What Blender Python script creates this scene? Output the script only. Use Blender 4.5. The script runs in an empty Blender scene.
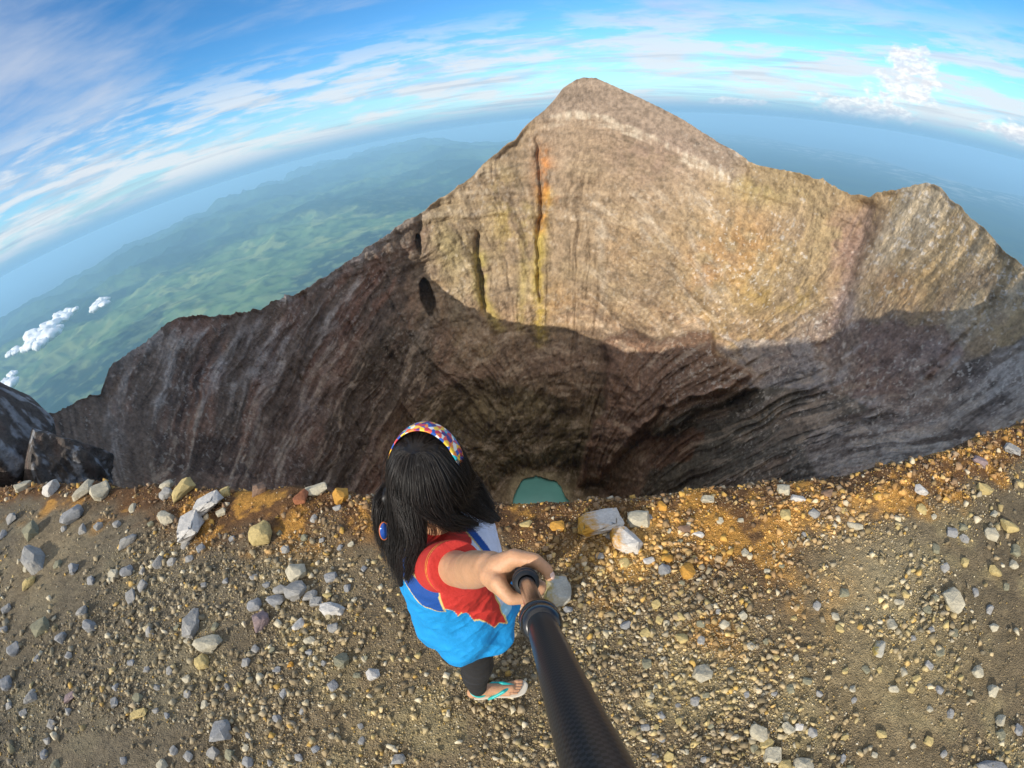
import bpy, bmesh, math, random
import numpy as np
from mathutils import Vector, Matrix
random.seed(7); RNG = np.random.default_rng(11)
scene = bpy.context.scene
C = scene.collection
R_ = math.radians

# ------------------------------------------------------------------ lens
LA, LB = 7.7, 1.35e-4                       # action-camera lens: pixels per degree and cubic term
PITCH, ROLL = R_(33.25), R_(-7.5)
H = 2.25                                    # lens height above the gravel
G = -H
Fv = np.array([0, math.cos(PITCH), -math.sin(PITCH)])
U0 = np.array([0, math.sin(PITCH), math.cos(PITCH)]); R0 = np.array([1., 0, 0])
Rv = math.cos(ROLL) * R0 + math.sin(ROLL) * U0
Uv = -math.sin(ROLL) * R0 + math.cos(ROLL) * U0

def pdir(x, y):
    x = np.asarray(x, float) - 512; y = 384 - np.asarray(y, float); r = np.hypot(x, y) + 1e-9
    t = r / LA
    for _ in range(30): t = t - (LA * t + LB * t ** 3 - r) / (LA + 3 * LB * t * t)
    t = np.radians(t)
    return (np.sin(t) * x / r)[..., None] * Rv + np.cos(t)[..., None] * Fv + (np.sin(t) * y / r)[..., None] * Uv
def azel(x, y):
    d = pdir(x, y); return np.degrees(np.arctan2(d[..., 0], d[..., 1])), np.degrees(np.arcsin(d[..., 2]))
def on_ground(x, y, z=G):
    d = pdir(x, y); return d * (z / d[2])
def at(x, y, dist):
    return pdir(x, y) * dist

cam_d = bpy.data.cameras.new('camera'); cam = bpy.data.objects.new('camera', cam_d); C.objects.link(cam); scene.camera = cam
scene.render.engine = 'CYCLES'
cam_d.type = 'PANO'
cam_d.panorama_type = 'FISHEYE_LENS_POLYNOMIAL'
cam_d.sensor_fit = 'HORIZONTAL'; cam_d.sensor_width = 36.0; cam_d.sensor_height = 27.0
cam_d.fisheye_fov = R_(200)
cam_d.fisheye_polynomial_k0 = 0.0
cam_d.fisheye_polynomial_k1 = -6.44798862e-02
cam_d.fisheye_polynomial_k2 = -4.30312652e-06
cam_d.fisheye_polynomial_k3 = 1.74332341e-05
cam_d.fisheye_polynomial_k4 = -2.50758158e-07
cam_d.clip_start = 0.02; cam_d.clip_end = 400000
M = Matrix(((Rv[0], Uv[0], -Fv[0], 0), (Rv[1], Uv[1], -Fv[1], 0), (Rv[2], Uv[2], -Fv[2], 0), (0, 0, 0, 1)))
cam.matrix_world = M

# ------------------------------------------------------------------ noise
def _hash(i, j, k, s):
    with np.errstate(over='ignore'):
        h = (i.astype(np.uint32) * np.uint32(374761393) + j.astype(np.uint32) * np.uint32(668265263) + k.astype(np.uint32) * np.uint32(2147483647 ^ 0x5bd1e995) + np.uint32(s * 974634777 & 0xffffffff))
        h = (h ^ (h >> np.uint32(13))) * np.uint32(1274126177)
        h = (h ^ (h >> np.uint32(16))) * np.uint32(2246822519)
        return (h ^ (h >> np.uint32(15))).astype(np.float64) / 4294967295.0
def vnoise(x, y, z, seed=0):
    x, y, z = np.broadcast_arrays(np.asarray(x, float), np.asarray(y, float), np.asarray(z, float))
    xi, yi, zi = np.floor(x).astype(np.int64), np.floor(y).astype(np.int64), np.floor(z).astype(np.int64)
    fx, fy, fz = x - xi, y - yi, z - zi
    ux, uy, uz = (f * f * f * (f * (f * 6 - 15) + 10) for f in (fx, fy, fz))
    r = 0
    for a in (0, 1):
        wa = ux if a else 1 - ux
        for b in (0, 1):
            wb = uy if b else 1 - uy
            for c in (0, 1):
                wc = uz if c else 1 - uz
                r = r + wa * wb * wc * _hash(xi + a, yi + b, zi + c, seed)
    return r * 2 - 1
def fbm(x, y, z, oct=4, seed=0, gain=.5):
    r = 0; a = 1; n = 0
    for o in range(oct):
        r = r + a * vnoise(x * 2.03 ** o + 17.3 * o, y * 2.03 ** o - 9.1 * o, z * 2.03 ** o + 3.7 * o, seed + o); n += a; a *= gain
    return r / n
def ridged(x, y, z, oct=4, seed=0):
    r = 0; a = 1; n = 0
    for o in range(oct):
        r = r + a * (1 - 2 * np.abs(vnoise(x * 2.1 ** o, y * 2.1 ** o, z * 2.1 ** o + 5.5 * o, seed + o))); n += a; a *= .5
    return r / n
def sm(a, b, x):
    t = np.clip((x - a) / (b - a), 0, 1); return t * t * (3 - 2 * t)
def mixc(a, b, m):
    m = np.clip(m, 0, 1)[..., None]; return a * (1 - m) + np.asarray(b, float) * m

# ------------------------------------------------------------------ objects and tags
def tag(o, label=None, cat=None, group=None, kind=None):
    if label: o['label'] = label
    if cat: o['category'] = cat
    if group: o['group'] = group
    if kind: o['kind'] = kind
    return o
def link(o, parent=None):
    C.objects.link(o)
    if parent is not None: o.parent = parent
    return o
def mesh_obj(name, V, Fc, mat=None, col=None, parent=None, smooth=True):
    me = bpy.data.meshes.new(name)
    V = np.asarray(V, np.float32)
    if isinstance(Fc, np.ndarray):
        n, k = Fc.shape
        me.vertices.add(len(V)); me.vertices.foreach_set('co', V.ravel())
        me.loops.add(n * k); me.loops.foreach_set('vertex_index', Fc.ravel().astype(np.int32))
        me.polygons.add(n); me.polygons.foreach_set('loop_start', np.arange(0, n * k, k, dtype=np.int32))
        me.polygons.foreach_set('loop_total', np.full(n, k, np.int32))
        me.update(calc_edges=True); me.validate()
    else:
        me.from_pydata(V.tolist(), [], Fc)
    if smooth: me.polygons.foreach_set('use_smooth', [True] * len(me.polygons))
    if col is not None: set_col(me, col)
    if mat: me.materials.append(mat)
    return link(bpy.data.objects.new(name, me), parent)
def set_col(me, col):
    a = me.color_attributes.new('Col', 'FLOAT_COLOR', 'POINT')
    c = np.ones((len(me.vertices), 4), np.float32); c[:, :3] = col
    a.data.foreach_set('color', c.ravel())
def grid_faces(nu, nv):
    i = np.arange(nu - 1)[:, None] * nv + np.arange(nv - 1)[None, :]
    return np.stack([i, i + nv, i + nv + 1, i + 1], -1).reshape(-1, 4)
def empty(name, loc=(0, 0, 0)):
    o = bpy.data.objects.new(name, None); o.location = loc; C.objects.link(o); return o

# ------------------------------------------------------------------ materials
def mat(name, color=(.5, .5, .5), rough=.6, attr=False, bump=None, vary=None, spec=.5, sss=0, coat=0, metal=0):
    """bump: list of (scale, strength, distance, type); vary: (scale, amount, detail)"""
    m = bpy.data.materials.new(name); m.use_nodes = True; nt = m.node_tree; N = nt.nodes; L = nt.links
    b = N['Principled BSDF']; b.inputs['Roughness'].default_value = rough
    b.inputs['Specular IOR Level'].default_value = spec; b.inputs['Metallic'].default_value = metal
    if sss: b.inputs['Subsurface Weight'].default_value = sss; b.inputs['Subsurface Radius'].default_value = (.01, .004, .002); b.inputs['Subsurface Scale'].default_value = 1.0
    if coat: b.inputs['Coat Weight'].default_value = coat; b.inputs['Coat Roughness'].default_value = .15
    tc = N.new('ShaderNodeNewGeometry')
    src = None
    if attr:
        a = N.new('ShaderNodeAttribute'); a.attribute_name = 'Col'; src = a.outputs['Color']
    if vary:
        for (sc, am, det) in vary:
            n = N.new('ShaderNodeTexNoise'); n.inputs['Scale'].default_value = sc; n.inputs['Detail'].default_value = det; n.inputs['Roughness'].default_value = .65
            L.new(tc.outputs['Position'], n.inputs['Vector'])
            mr = N.new('ShaderNodeMapRange'); mr.inputs[1].default_value = .3; mr.inputs[2].default_value = .7; mr.inputs[3].default_value = 1 - am; mr.inputs[4].default_value = 1 + am
            L.new(n.outputs['Fac'], mr.inputs[0])
            mx = N.new('ShaderNodeVectorMath'); mx.operation = 'SCALE'
            if src is None: mx.inputs[0].default_value = color
            else: L.new(src, mx.inputs[0])
            L.new(mr.outputs[0], mx.inputs['Scale']); src = mx.outputs[0]
    if src is None: b.inputs['Base Color'].default_value = (*color, 1)
    else: L.new(src, b.inputs['Base Color'])
    prev = None
    for (sc, st, dist, ty) in (bump or []):
        if ty == 'noise':
            n = N.new('ShaderNodeTexNoise'); n.inputs['Detail'].default_value = 8; n.inputs['Roughness'].default_value = .65; o = n.outputs['Fac']
        else:
            n = N.new('ShaderNodeTexVoronoi'); o = n.outputs['Distance']
        n.inputs['Scale'].default_value = sc; L.new(tc.outputs['Position'], n.inputs['Vector'])
        bp = N.new('ShaderNodeBump'); bp.inputs['Strength'].default_value = st; bp.inputs['Distance'].default_value = dist
        L.new(o, bp.inputs['Height'])
        if prev: L.new(prev, bp.inputs['Normal'])
        prev = bp.outputs[0]
    if prev: L.new(prev, b.inputs['Normal'])
    return m

# ------------------------------------------------------------------ crater terrain
# distance from the standing point, by bearing (columns) and depression (rows); first entry is the rim
EL_T = [-5, -10, -15, -20, -26, -32, -38, -44, -50]
TAB = {  # bearing: (rim distance, {depression: distance}, base distance)
    -100: (30, {-20: 20, -26: 15, -32: 12}, 11), -75: (32, {-20: 23, -26: 17, -32: 14}, 12),
    -66: (36, {-20: 28, -26: 22, -32: 17, -38: 14}, 13), -60: (42, {-20: 35, -26: 27, -32: 21, -38: 17}, 15),
    -54: (62, {-20: 50, -26: 39, -32: 32, -38: 27}, 25), -47: (86, {-20: 72, -26: 58, -32: 48, -38: 42}, 38),
    -40: (112, {-20: 98, -26: 84, -32: 72, -38: 64, -44: 60}, 56), -33: (142, {-20: 132, -26: 118, -32: 104, -38: 96, -44: 90}, 86),
    -26: (176, {-20: 168, -26: 152, -32: 138, -38: 126, -44: 118}, 112), -18: (224, {-20: 208, -26: 189, -32: 170, -38: 156, -44: 146}, 138),
    -11: (256, {-15: 248, -20: 234, -26: 211, -32: 188, -38: 176, -44: 155}, 144), -4: (272, {-10: 264, -15: 251, -20: 237, -26: 215, -32: 192, -38: 178, -44: 163}, 156),
    2: (290, {-10: 273, -15: 257, -20: 241, -26: 217, -32: 194, -38: 180, -44: 170, -50: 166}, 162), 8: (300, {-5: 288, -10: 275, -15: 259, -20: 242, -26: 217, -32: 193, -38: 178, -44: 169}, 162),
    14: (308, {-5: 292, -10: 277, -15: 261, -20: 243, -26: 214, -32: 190, -38: 170, -44: 158}, 150), 20: (302, {-10: 276, -20: 242, -26: 212, -32: 182, -38: 160, -44: 145}, 138),
    26: (290, {-10: 268, -20: 236, -26: 200, -32: 170, -38: 152, -44: 138}, 128), 32: (272, {-10: 258, -20: 226, -26: 192, -32: 165, -38: 145, -44: 130}, 118),
    38: (246, {-10: 238, -20: 208, -26: 178, -32: 150, -38: 130, -44: 112}, 104), 46: (216, {-10: 209, -20: 182, -26: 155, -32: 130, -38: 108}, 92),
    53: (190, {-10: 176, -20: 150, -26: 125, -32: 100, -38: 82}, 72), 60: (150, {-15: 130, -20: 112, -26: 90, -32: 70}, 58),
    66: (113, {-15: 98, -20: 82, -26: 62, -32: 48}, 40), 73: (72, {-20: 52, -26: 38, -32: 30}, 26), 85: (42, {-20: 30, -26: 22}, 16), 100: (30, {-20: 22, -26: 16}, 12)}
RIM_PX = [(0, 396), (22, 394), (45, 411), (60, 411), (78, 402), (100, 393), (103, 384), (112, 366), (128, 352), (145, 343), (165, 325), (185, 316), (200, 314), (215, 317), (232, 316), (262, 308), (300, 291), (330, 274), (350, 259), (375, 242), (400, 226), (425, 210), (450, 192), (475, 174), (500, 150), (515, 138), (530, 122), (545, 110), (555, 99), (563, 88), (573, 81), (583, 77), (596, 78), (610, 84), (640, 98), (680, 118), (715, 140), (748, 161), (775, 168), (800, 172), (820, 178), (845, 190), (855, 194), (868, 197), (885, 191), (900, 188), (915, 184), (928, 183), (942, 189), (960, 207), (980, 226), (1000, 245), (1024, 269)]
rp = np.array(RIM_PX, float); raz, rel = azel(rp[:, 0], rp[:, 1])
raz = np.concatenate([[-100, -82, -73], raz, [70, 76, 85, 100]]); rel = np.concatenate([[8, 4, -5], rel, [-10.5, -4, 6, 9]])  # rim ends out of view are raised to place the far wall's shadow
EDGE = [(-30, 3.4), (-12, 2.9), (-6.8, 2.64), (-4.4, 2.59), (-2.9, 2.47), (-1.8, 2.35), (-.9, 2.18), (-.1, 2.0), (.5, 1.91), (1.2, 1.84), (1.9, 1.73), (2.4, 1.64), (3.4, 1.60), (4.8, 1.57), (12, 1.5), (30, 1.4)]
ex, ey = np.array(EDGE).T
def edge_y(x):
    return np.interp(x, ex, ey) + .05 * fbm(np.asarray(x) * 1.7, 0, 3, 3, 5) + .03 * fbm(np.asarray(x) * 7, 0, 9, 2, 6)
def edge_el(az):                            # depression of the ledge edge as seen from the standing point
    r = np.full_like(az, 2.4)
    for _ in range(12):
        x = r * np.sin(np.radians(az)); r = np.interp(x, ex, ey) / np.maximum(np.cos(np.radians(az)), .12); r = np.clip(r, 1, 14)
    return np.degrees(np.arctan2(-H, r)), r

def build_terrain():
    az = np.arange(-100, 100.01, .12); na = len(az)
    rimel = np.interp(az, raz, rel)
    jag = .35 * ridged(az * .45, 0, 0, 4, 31) * (1 + .6 * sm(-5, -20, az))
    sharp = sm(4, 8, az) * sm(31, 27, az)    # the smooth summit cone
    rimel = rimel + (jag - .1) * (1 - .8 * sharp) + .05 * fbm(az * 4, 0, 5, 2, 3)
    rimel = rimel + (sm(-72, -76, az) + sm(76, 80, az)) * (3.2 * ridged(az / 5.5, 0, 3, 3, 77) - 1)  # unseen rim ends made jagged to break up the shadow edge they throw
    eel, er = edge_el(az)
    ns = 440
    s = np.linspace(0, 1, ns)
    base_el = eel - 5
    tz = sorted(TAB)
    Drow = np.zeros((len(tz), ns))
    for i, a in enumerate(tz):
        rd, dd, bd = TAB[a]
        re = float(np.interp(a, raz, rel)); be = float(edge_el(np.array([float(a)]))[0][0]) - 5
        pts = [(re, rd)] + [(e, d) for e, d in sorted(dd.items(), reverse=True) if be < e < re - 1]
        pts = [(e, d) for e, d in pts if e > be + 1] + [(be, min(bd, pts[-1][1]))]
        e = re + (be - re) * s
        Drow[i] = np.interp(-e, [-p[0] for p in pts], [p[1] for p in pts])
        k = np.hanning(41); k /= k.sum(); p = np.pad(Drow[i], 20, mode='edge'); Drow[i] = np.convolve(p, k, 'valid')
    # smooth interpolation over bearing
    D = np.empty((na, ns))
    ta = np.array(tz, float)
    for j in range(ns): D[:, j] = np.interp(az, ta, Drow[:, j])
    k = np.hanning(59); k /= k.sum(); Dp = np.pad(D, ((29, 29), (0, 0)), mode='edge')
    D = np.stack([np.convolve(Dp[:, j], k, 'valid') for j in range(ns)], 1)
    EL = rimel[:, None] + (base_el - rimel)[:, None] * s[None, :]
    AZ = np.repeat(az[:, None], ns, 1)
    a_r, e_r = np.radians(AZ), np.radians(EL)
    def P(D):
        return D * np.sin(a_r), D * np.cos(a_r), D * np.tan(e_r)
    # --- relief
    x, y, z = P(D); sc = D / 250.0
    wx = fbm(x / 60, y / 60, z / 60, 3, 40)
    topfade = sm(0, .02, s)[None, :]
    tang = np.degrees(np.arctan2(x - 20, y - 150))                # bearing about the crater's middle
    left = sm(-4, -16, AZ)
    strata_z = z + 10 * wx + .10 * x
    n1 = fbm(x / 45, y / 45, z / 45, 5, 1)
    gull = ridged(tang / 7 + 1.2 * wx, z / 90, 0, 4, 60)          # gullies falling down the wall
    gull2 = ridged(tang / 2.4 + wx, z / 60, 4, 3, 61)
    st = fbm(x / 300, y / 300, strata_z / 6.5, 4, 70)             # ledges that follow the beds
    st2 = fbm(x / 150, y / 150, strata_z / 2.2, 3, 72)
    smooth = np.clip(sm(3, 10, AZ) * sm(34, 22, AZ) * sm(.26, .12, s)[None, :], 0, 1)
    talus = np.exp(-((AZ - 41) / 15) ** 2) * sm(-29, -33, EL)     # debris apron at the lower right
    pit = sm(-31, -36, EL) * sm(-24, -14, AZ) * sm(22, 14, AZ)
    amp = (1 - .8 * smooth) * (1 - .75 * talus)
    d = D.copy()
    # detail whose size follows the distance, so that near and far slopes are equally broken up
    wq = fbm(AZ / 9, EL / 9, 0, 3, 200); wr_ = fbm(AZ / 9, EL / 9, 7, 3, 201)
    cx_, cy_ = AZ * .8 + 3 * wq, EL + 3 * wr_
    k1 = ridged(cx_ / 7, cy_ / 7, 1, 5, 202); k2 = fbm(cx_ / 2.4, cy_ / 2.4, 2, 5, 203); k3 = ridged(cx_ / 1.5, cy_ / 1.5, 3, 4, 204); k4 = fbm(AZ / .5, EL / .5, 4, 3, 205)
    u1 = .61 * AZ - .79 * EL + 1.6 * wq; v1 = .79 * AZ + .61 * EL
    rib = .65 * ridged(u1 / 3.3, v1 / 30, 0, 2, 98) + .45 * ridged(u1 / 1.15 + .5 * k2, v1 / 12, 3, 3, 99)
    ribm = sm(-6, -14, AZ) * sm(-56, -42, AZ) * sm(.05, .14, s)[None, :] * sm(-34, -28, -np.abs(EL + 4) - (AZ + 25) * 0)
    ribm = sm(-12, -21, AZ) * sm(-58, -44, AZ) * sm(.04, .12, s)[None, :]
    u2 = .56 * AZ - .83 * EL + 1.2 * wq; v2 = .83 * AZ + .56 * EL
    sw = .5 * ridged(u2 / 2.6, v2 / 34, 1, 3, 310) + .6 * ridged(u2 / .9 + .3 * k2, v2 / 14, 4, 3, 311)
    swm = sm(18, 26, AZ) * sm(-26, -31, EL + .12 * (AZ - 40)) 
    u4 = .85 * AZ - .53 * EL + 1.0 * wr_; v4 = .53 * AZ + .85 * EL
    r4 = ridged(u4 / 2.2, v4 / 14, 2, 4, 312); r4m = sm(48, 54, AZ)
    u3 = .66 * AZ + .75 * EL + .8 * wr_; v3 = .75 * AZ - .66 * EL
    r3 = ridged(u3 / 1.6, v3 / 14, 2, 4, 313); r3m = sm(8, 16, AZ) * sm(36, 28, AZ) * sm(-7, -12, EL) * sm(-31, -27, EL)
    lit = sm(-8, 2, AZ) * sm(-30, -22, EL + .0 * AZ)
    rough = (1 - .80 * smooth) * (1 - .60 * swm) * (.50 + .35 * sm(-14, -26, EL)) * (1 - .35 * ribm) * (1 - .45 * lit)
    d -= sc * 7 * n1 * topfade * amp
    d += sc * 3.5 * (gull - .2) * topfade * amp
    d += sc * .5 * gull2 * topfade * amp
    d -= sc * (1.6 + 3.5 * left) * st * topfade * amp
    d -= sc * .6 * (1 + left) * st2 * topfade * amp
    d += D * topfade * rough * (.020 * (k1 - .1) + .016 * k2 + .010 * (k3 - .1) + .004 * k4)
    d += pit * sc * 7 * ridged(cx_ / 4, cy_ / 6, 4, 4, 95)
    d += D * (.050 * ribm * (.1 - rib) + .022 * swm * (.1 - sw) + .014 * r4m * topfade * (.1 - r4) + .008 * r3m * (.1 - r3))
    def pxy(px, py):
        a, e = azel(px, py); return float(a), float(e)
    def blob(px, py, ra, re, pw=1.0):
        a0, e0 = pxy(px, py); return np.exp(-(((AZ - a0) / ra) ** 2 + ((EL - e0) / re) ** 2) ** pw)
    # cave and slots
    wob = .8 * fbm(AZ * .8, EL * .8, 0, 3, 15)
    d += 18 * sm(.40, .60, blob(427, 297, 1.0, 2.7, 1.3) + wob * .35)
    d += 7 * sm(.4, .6, blob(418, 243, .5, 1.4, 1.3) + wob * .4)
    def streak(pts, w):
        q = np.array([pxy(*p) for p in pts]); e = q[:, 1]; o = np.argsort(e)
        c = np.interp(EL, e[o], q[:, 0][o]) + .25 * fbm(EL / 1.2, 0, 0, 3, 21)
        return np.exp(-((AZ - c) / w) ** 2) * sm(e.min() - 1, e.min() + .5, EL) * sm(e.max() + 1, e.max() - .5, EL)
    crack = [streak([(479, 235), (478, 262), (483, 290), (484, 310)], .34), streak([(537, 140), (539, 165), (541, 200), (538, 250), (540, 300)], .26), streak([(421, 215), (417, 235), (420, 250)], .5)]
    d += 7 * crack[0] + 5 * crack[1] + 5 * crack[2]
    zwa, zwe = AZ + 1.0 * fbm(AZ / 2.2, EL / 2.2, 11, 4, 400), EL + .9 * fbm(AZ / 2.2, EL / 2.2, 17, 4, 401)
    def zone(pts, blur=2):
        q = [pxy(*p_) for p_ in pts]; ins = np.zeros(AZ.shape, bool); m_ = len(q)
        for i_ in range(m_):
            (x0, y0), (x1, y1) = q[i_], q[(i_ + 1) % m_]
            if y0 == y1: continue
            ins ^= ((y0 > zwe) != (y1 > zwe)) & (zwa < (x1 - x0) * (zwe - y0) / (y1 - y0) + x0)
        f = ins.astype(float)
        for _ in range(blur):
            f[1:-1, 1:-1] = (f[1:-1, 1:-1] * 2 + f[:-2, 1:-1] + f[2:, 1:-1] + f[1:-1, :-2] + f[1:-1, 2:]) / 6
        return f
    BUT = [(600, 345), (635, 328), (655, 345), (690, 330), (712, 333), (722, 355), (750, 378), (700, 398), (660, 410), (630, 440), (600, 480), (575, 500), (640, 510), (590, 440), (605, 400), (612, 360)]
    BUT = BUT[:11] + [(575, 490), (590, 440), (605, 400), (612, 360)]
    bt = zone(BUT, 10)
    d -= 15 * bt * sm(-24, -29, EL)
    d -= 9 * zone([(632, 425), (680, 402), (752, 378), (756, 388), (700, 412), (650, 440)], 8)
    gully_r = streak([(868, 205), (858, 250), (840, 300), (826, 360)], 1.3)
    d += 9 * gully_r
    d += 5 * streak([(1000, 300), (960, 345), (930, 380)], .8)
    d += 1.6 * streak([(560, 190), (640, 240), (700, 300), (716, 345)], .7)
    # the inner pit's lip
    LZ = 171.5                               # water lies this far below the lens
    wob2 = .5 * fbm(AZ / 2.0, EL / 2.0, 0, 3, 41)
    inside = ((AZ - 2.7) / 5.7) ** 2 + ((EL + 50.0 + .12 * (AZ - 2)) / 4.7) ** 2 < 1 + .5 * wob2
    near = (np.abs(AZ - 3) < 30)
    dm = LZ / np.tan(np.radians(-np.minimum(EL, -1)))
    d = np.where(near & ~inside, np.minimum(d, dm - 1.2 - 2 * np.abs(wob2)), d); d = np.where(inside, np.maximum(d, dm + 1.5), d)
    d = np.maximum(d, er[:, None] + 1.5)
    x, y, z = P(d)
    # --- the rock's colours, with a shade lift and rib shading painted in
    nC = fbm(AZ / 3.2, EL / 3.2, 2, 4, 112); nJ = fbm(AZ / .24, EL / .24, 8, 2, 216)
    nG = fbm(AZ / .45, EL / .45, 8, 3, 206); nH0 = fbm(cx_ / 1.1, cy_ / 1.1, 9, 5, 207, .65)
    wl_ = sm(-2, -12, AZ) * sm(-60, -48, AZ); wr2 = sm(16, 24, AZ) * sm(-24, -30, EL); w4 = sm(46, 54, AZ) * (1 - wr2); wc = np.clip(1 - wl_ - wr2 - w4, 0, 1)
    wlL = sm(-44, -52, AZ)
    def directed(a_, b_, sd_, o_=5):
        l_ = fbm(u1 / a_, v1 / b_, 1, o_, sd_, .62); r_ = fbm(u2 / a_, v2 / b_, 2, o_, sd_ + 1, .62); f_ = fbm(u4 / a_, v4 / b_, 3, o_, sd_ + 2, .62); c_ = fbm(AZ / (b_ * .9), (EL + .018 * (AZ - 8) ** 2 + .9 * nC) / a_ / 1.2, 4, o_, sd_ + 3, .62)
        return l_ * wl_ + r_ * wr2 + f_ * w4 + c_ * wc
    nH = .75 * directed(.75, 5.0, 500) * 1.25 + .35 * nH0; nI = .8 * directed(2.4, 12., 520, 4) * 1.2 + .3 * fbm(cx_ / 5, cy_ / 5, 9, 4, 208)
    nA = fbm(x / 30, y / 30, z / 30, 4, 110); nB = fbm(x / 7, y / 7, z / 7, 4, 111); nC = fbm(AZ / 3.2, EL / 3.2, 2, 4, 112); nD = fbm(x / 2.2 / np.maximum(sc, .2), y / 2.2 / np.maximum(sc, .2), z / 2.2 / np.maximum(sc, .2), 3, 113)
    col = np.zeros(d.shape + (3,)) + np.array([.34, .265, .185])
    col = mixc(col, [.37, .295, .20], sm(-.1, .4, nC))
    col = mixc(col, [.48, .41, .32], .5 * sm(.15, .6, st + .3 * nB))
    col = mixc(col, [.23, .18, .13], .4 * sm(.15, .6, -st2 - .4 * nB))
    rightw = sm(20, 30, AZ)
    col = mixc(col, [.46, .36, .21], rightw * .7)
    col = mixc(col, [.40, .31, .22], rightw * sm(.05, .4, nC) * .7)
    col = mixc(col, [.56, .50, .40], rightw * sm(.1, .5, nA) * .6)
    upper = sm(.30, .05, s)[None, :] * sm(3, 9, AZ) * sm(36, 28, AZ)
    col = mixc(col, [.33, .255, .20], upper * .75)
    below = rimel[:, None] - EL
    # pale bed under the summit, broken into columns
    bp_ = np.array([pxy(*p_) for p_ in [(546, 122), (570, 117), (600, 119), (640, 134), (680, 156), (735, 182)]])
    bc_ = np.interp(AZ, bp_[:, 0], bp_[:, 1]) + .25 * fbm(AZ / 1.3, 0, 3, 3, 402)
    cols_ = .5 + .5 * ridged(AZ / .55, EL / 4, 5, 2, 403)
    band = sm(.95, .45, np.abs(EL - bc_)) * sm(7.0, 8.5, AZ) * sm(32, 29, AZ)
    col = mixc(col, [.30, .245, .205], sm(0, .8, EL - bc_) * sm(6, 9, AZ) * sm(34, 30, AZ) * .85)
    col = mixc(col, [.60, .55, .47], band * (.12 + .6 * sm(.3, .9, cols_)) * sm(-.3, .3, nH))
    beds = ridged(AZ / 12, (EL + .018 * (AZ - 8) ** 2 + .5 * nC) / 1.5, 6, 3, 404)
    col = mixc(col, [.19, .155, .12], sm(.55, .85, beds) * sm(-6, 0, AZ) * sm(28, 20, AZ) * sm(-.1, .25, nI + .2) * .6)
    col = mixc(col, [.56, .50, .42], sm(.45, .8, r3) * r3m * .55)
    col = mixc(col, [.22, .175, .14], sm(.3, .8, -r3) * r3m * .3)
    # left wall: dark, red-brown, pale crests
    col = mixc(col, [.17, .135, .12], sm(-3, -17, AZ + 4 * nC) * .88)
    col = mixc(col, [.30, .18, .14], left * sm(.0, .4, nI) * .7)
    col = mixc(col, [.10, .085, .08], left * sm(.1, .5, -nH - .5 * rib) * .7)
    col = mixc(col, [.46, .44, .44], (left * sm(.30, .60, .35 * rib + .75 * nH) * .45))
    ribc = sm(-8, -20, AZ + .35 * (EL + 15)) * sm(-60, -44, AZ) * sm(.03, .10, s)[None, :]
    col = mixc(col, [.38, .355, .345], ribc * sm(.30, .75, rib + .5 * nH) * .7); col = mixc(col, [.085, .07, .065], ribc * sm(.05, .5, -rib + .1 + .4 * nH) * .75)  # pale and dark beds; their tones also stand in for rib shading
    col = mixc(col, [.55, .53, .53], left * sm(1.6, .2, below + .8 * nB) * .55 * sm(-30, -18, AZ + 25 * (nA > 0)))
    # lower walls and pit: dark brown
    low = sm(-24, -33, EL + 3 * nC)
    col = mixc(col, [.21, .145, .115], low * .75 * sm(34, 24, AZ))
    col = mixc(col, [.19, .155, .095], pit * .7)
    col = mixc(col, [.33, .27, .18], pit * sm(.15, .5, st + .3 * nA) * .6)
    col = mixc(col, [.40, .30, .22], bt * sm(.25, .5, nB) * .4)
    # right lower: grey apron and bluish blocky wall
    col = mixc(col, [.27, .20, .165], sm(-30, -35, EL) * sm(24, 32, AZ) * .9)
    col = mixc(col, [.21, .195, .175], talus * .8)
    bl = sm(36, 44, AZ) * sm(-17, -23, EL + 4 * nC)
    col = mixc(col, [.28, .24, .235], bl * .85)
    col = mixc(col, [.52, .52, .55], bl * sm(.05, .45, nB + .5 * nA) * .65)
    col = mixc(col, [.34, .34, .38], streak([(716, 345), (745, 365), (760, 390)], 2.0) * .7)
    # stains
    for (px, py, ra, re, c, a) in [(745, 250, 4.5, 4.5, (.46, .26, .10), .6), (780, 295, 5, 2.5, (.42, .30, .07), .75), (700, 270, 3, 4, (.42, .24, .12), .5), (545, 185, 1.4, 4, (.46, .20, .07), .75), (555, 300, 3, 3, (.40, .25, .10), .5), (505, 215, 2.0, 5, (.38, .30, .08), .55), (450, 250, 2.5, 4, (.32, .29, .14), .5), (900, 290, 4, 3, (.46, .30, .17), .55), (840, 240, 3, 5, (.36, .22, .20), .5), (760, 190, 5, 2, (.42, .36, .15), .45), (620, 250, 4, 4, (.36, .25, .15), .4), (860, 205, 2.5, 1.5, (.45, .33, .15), .6), (650, 160, 5, 3, (.26, .19, .17), .5), (410, 300, 1.5, 2.5, (.42, .27, .18), .4), (440, 300, 1.2, 2.5, (.45, .30, .18), .5)]:
        col = mixc(col, c, blob(px, py, ra, re) * a * sm(-.5, .25, nB + nC))
    for pts, w, c, a in [([(545, 190), (541, 230), (538, 290), (541, 345)], .9, (.50, .40, .10), .8), ([(479, 250), (482, 300), (500, 330)], .9, (.48, .42, .12), .75), ([(543, 150), (544, 190), (541, 230)], .7, (.50, .22, .07), .75), ([(527, 205), (524, 280), (520, 330)], .7, (.44, .37, .13), .5), ([(600, 330), (604, 280), (600, 230)], .5, (.48, .44, .38), .4), ([(690, 230), (700, 270), (716, 320)], .5, (.5, .46, .4), .5), ([(640, 225), (680, 280), (705, 330)], .35, (.5, .46, .4), .5), ([(868, 205), (852, 260), (826, 350)], 1.6, (.24, .18, .19), .6)]:
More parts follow.
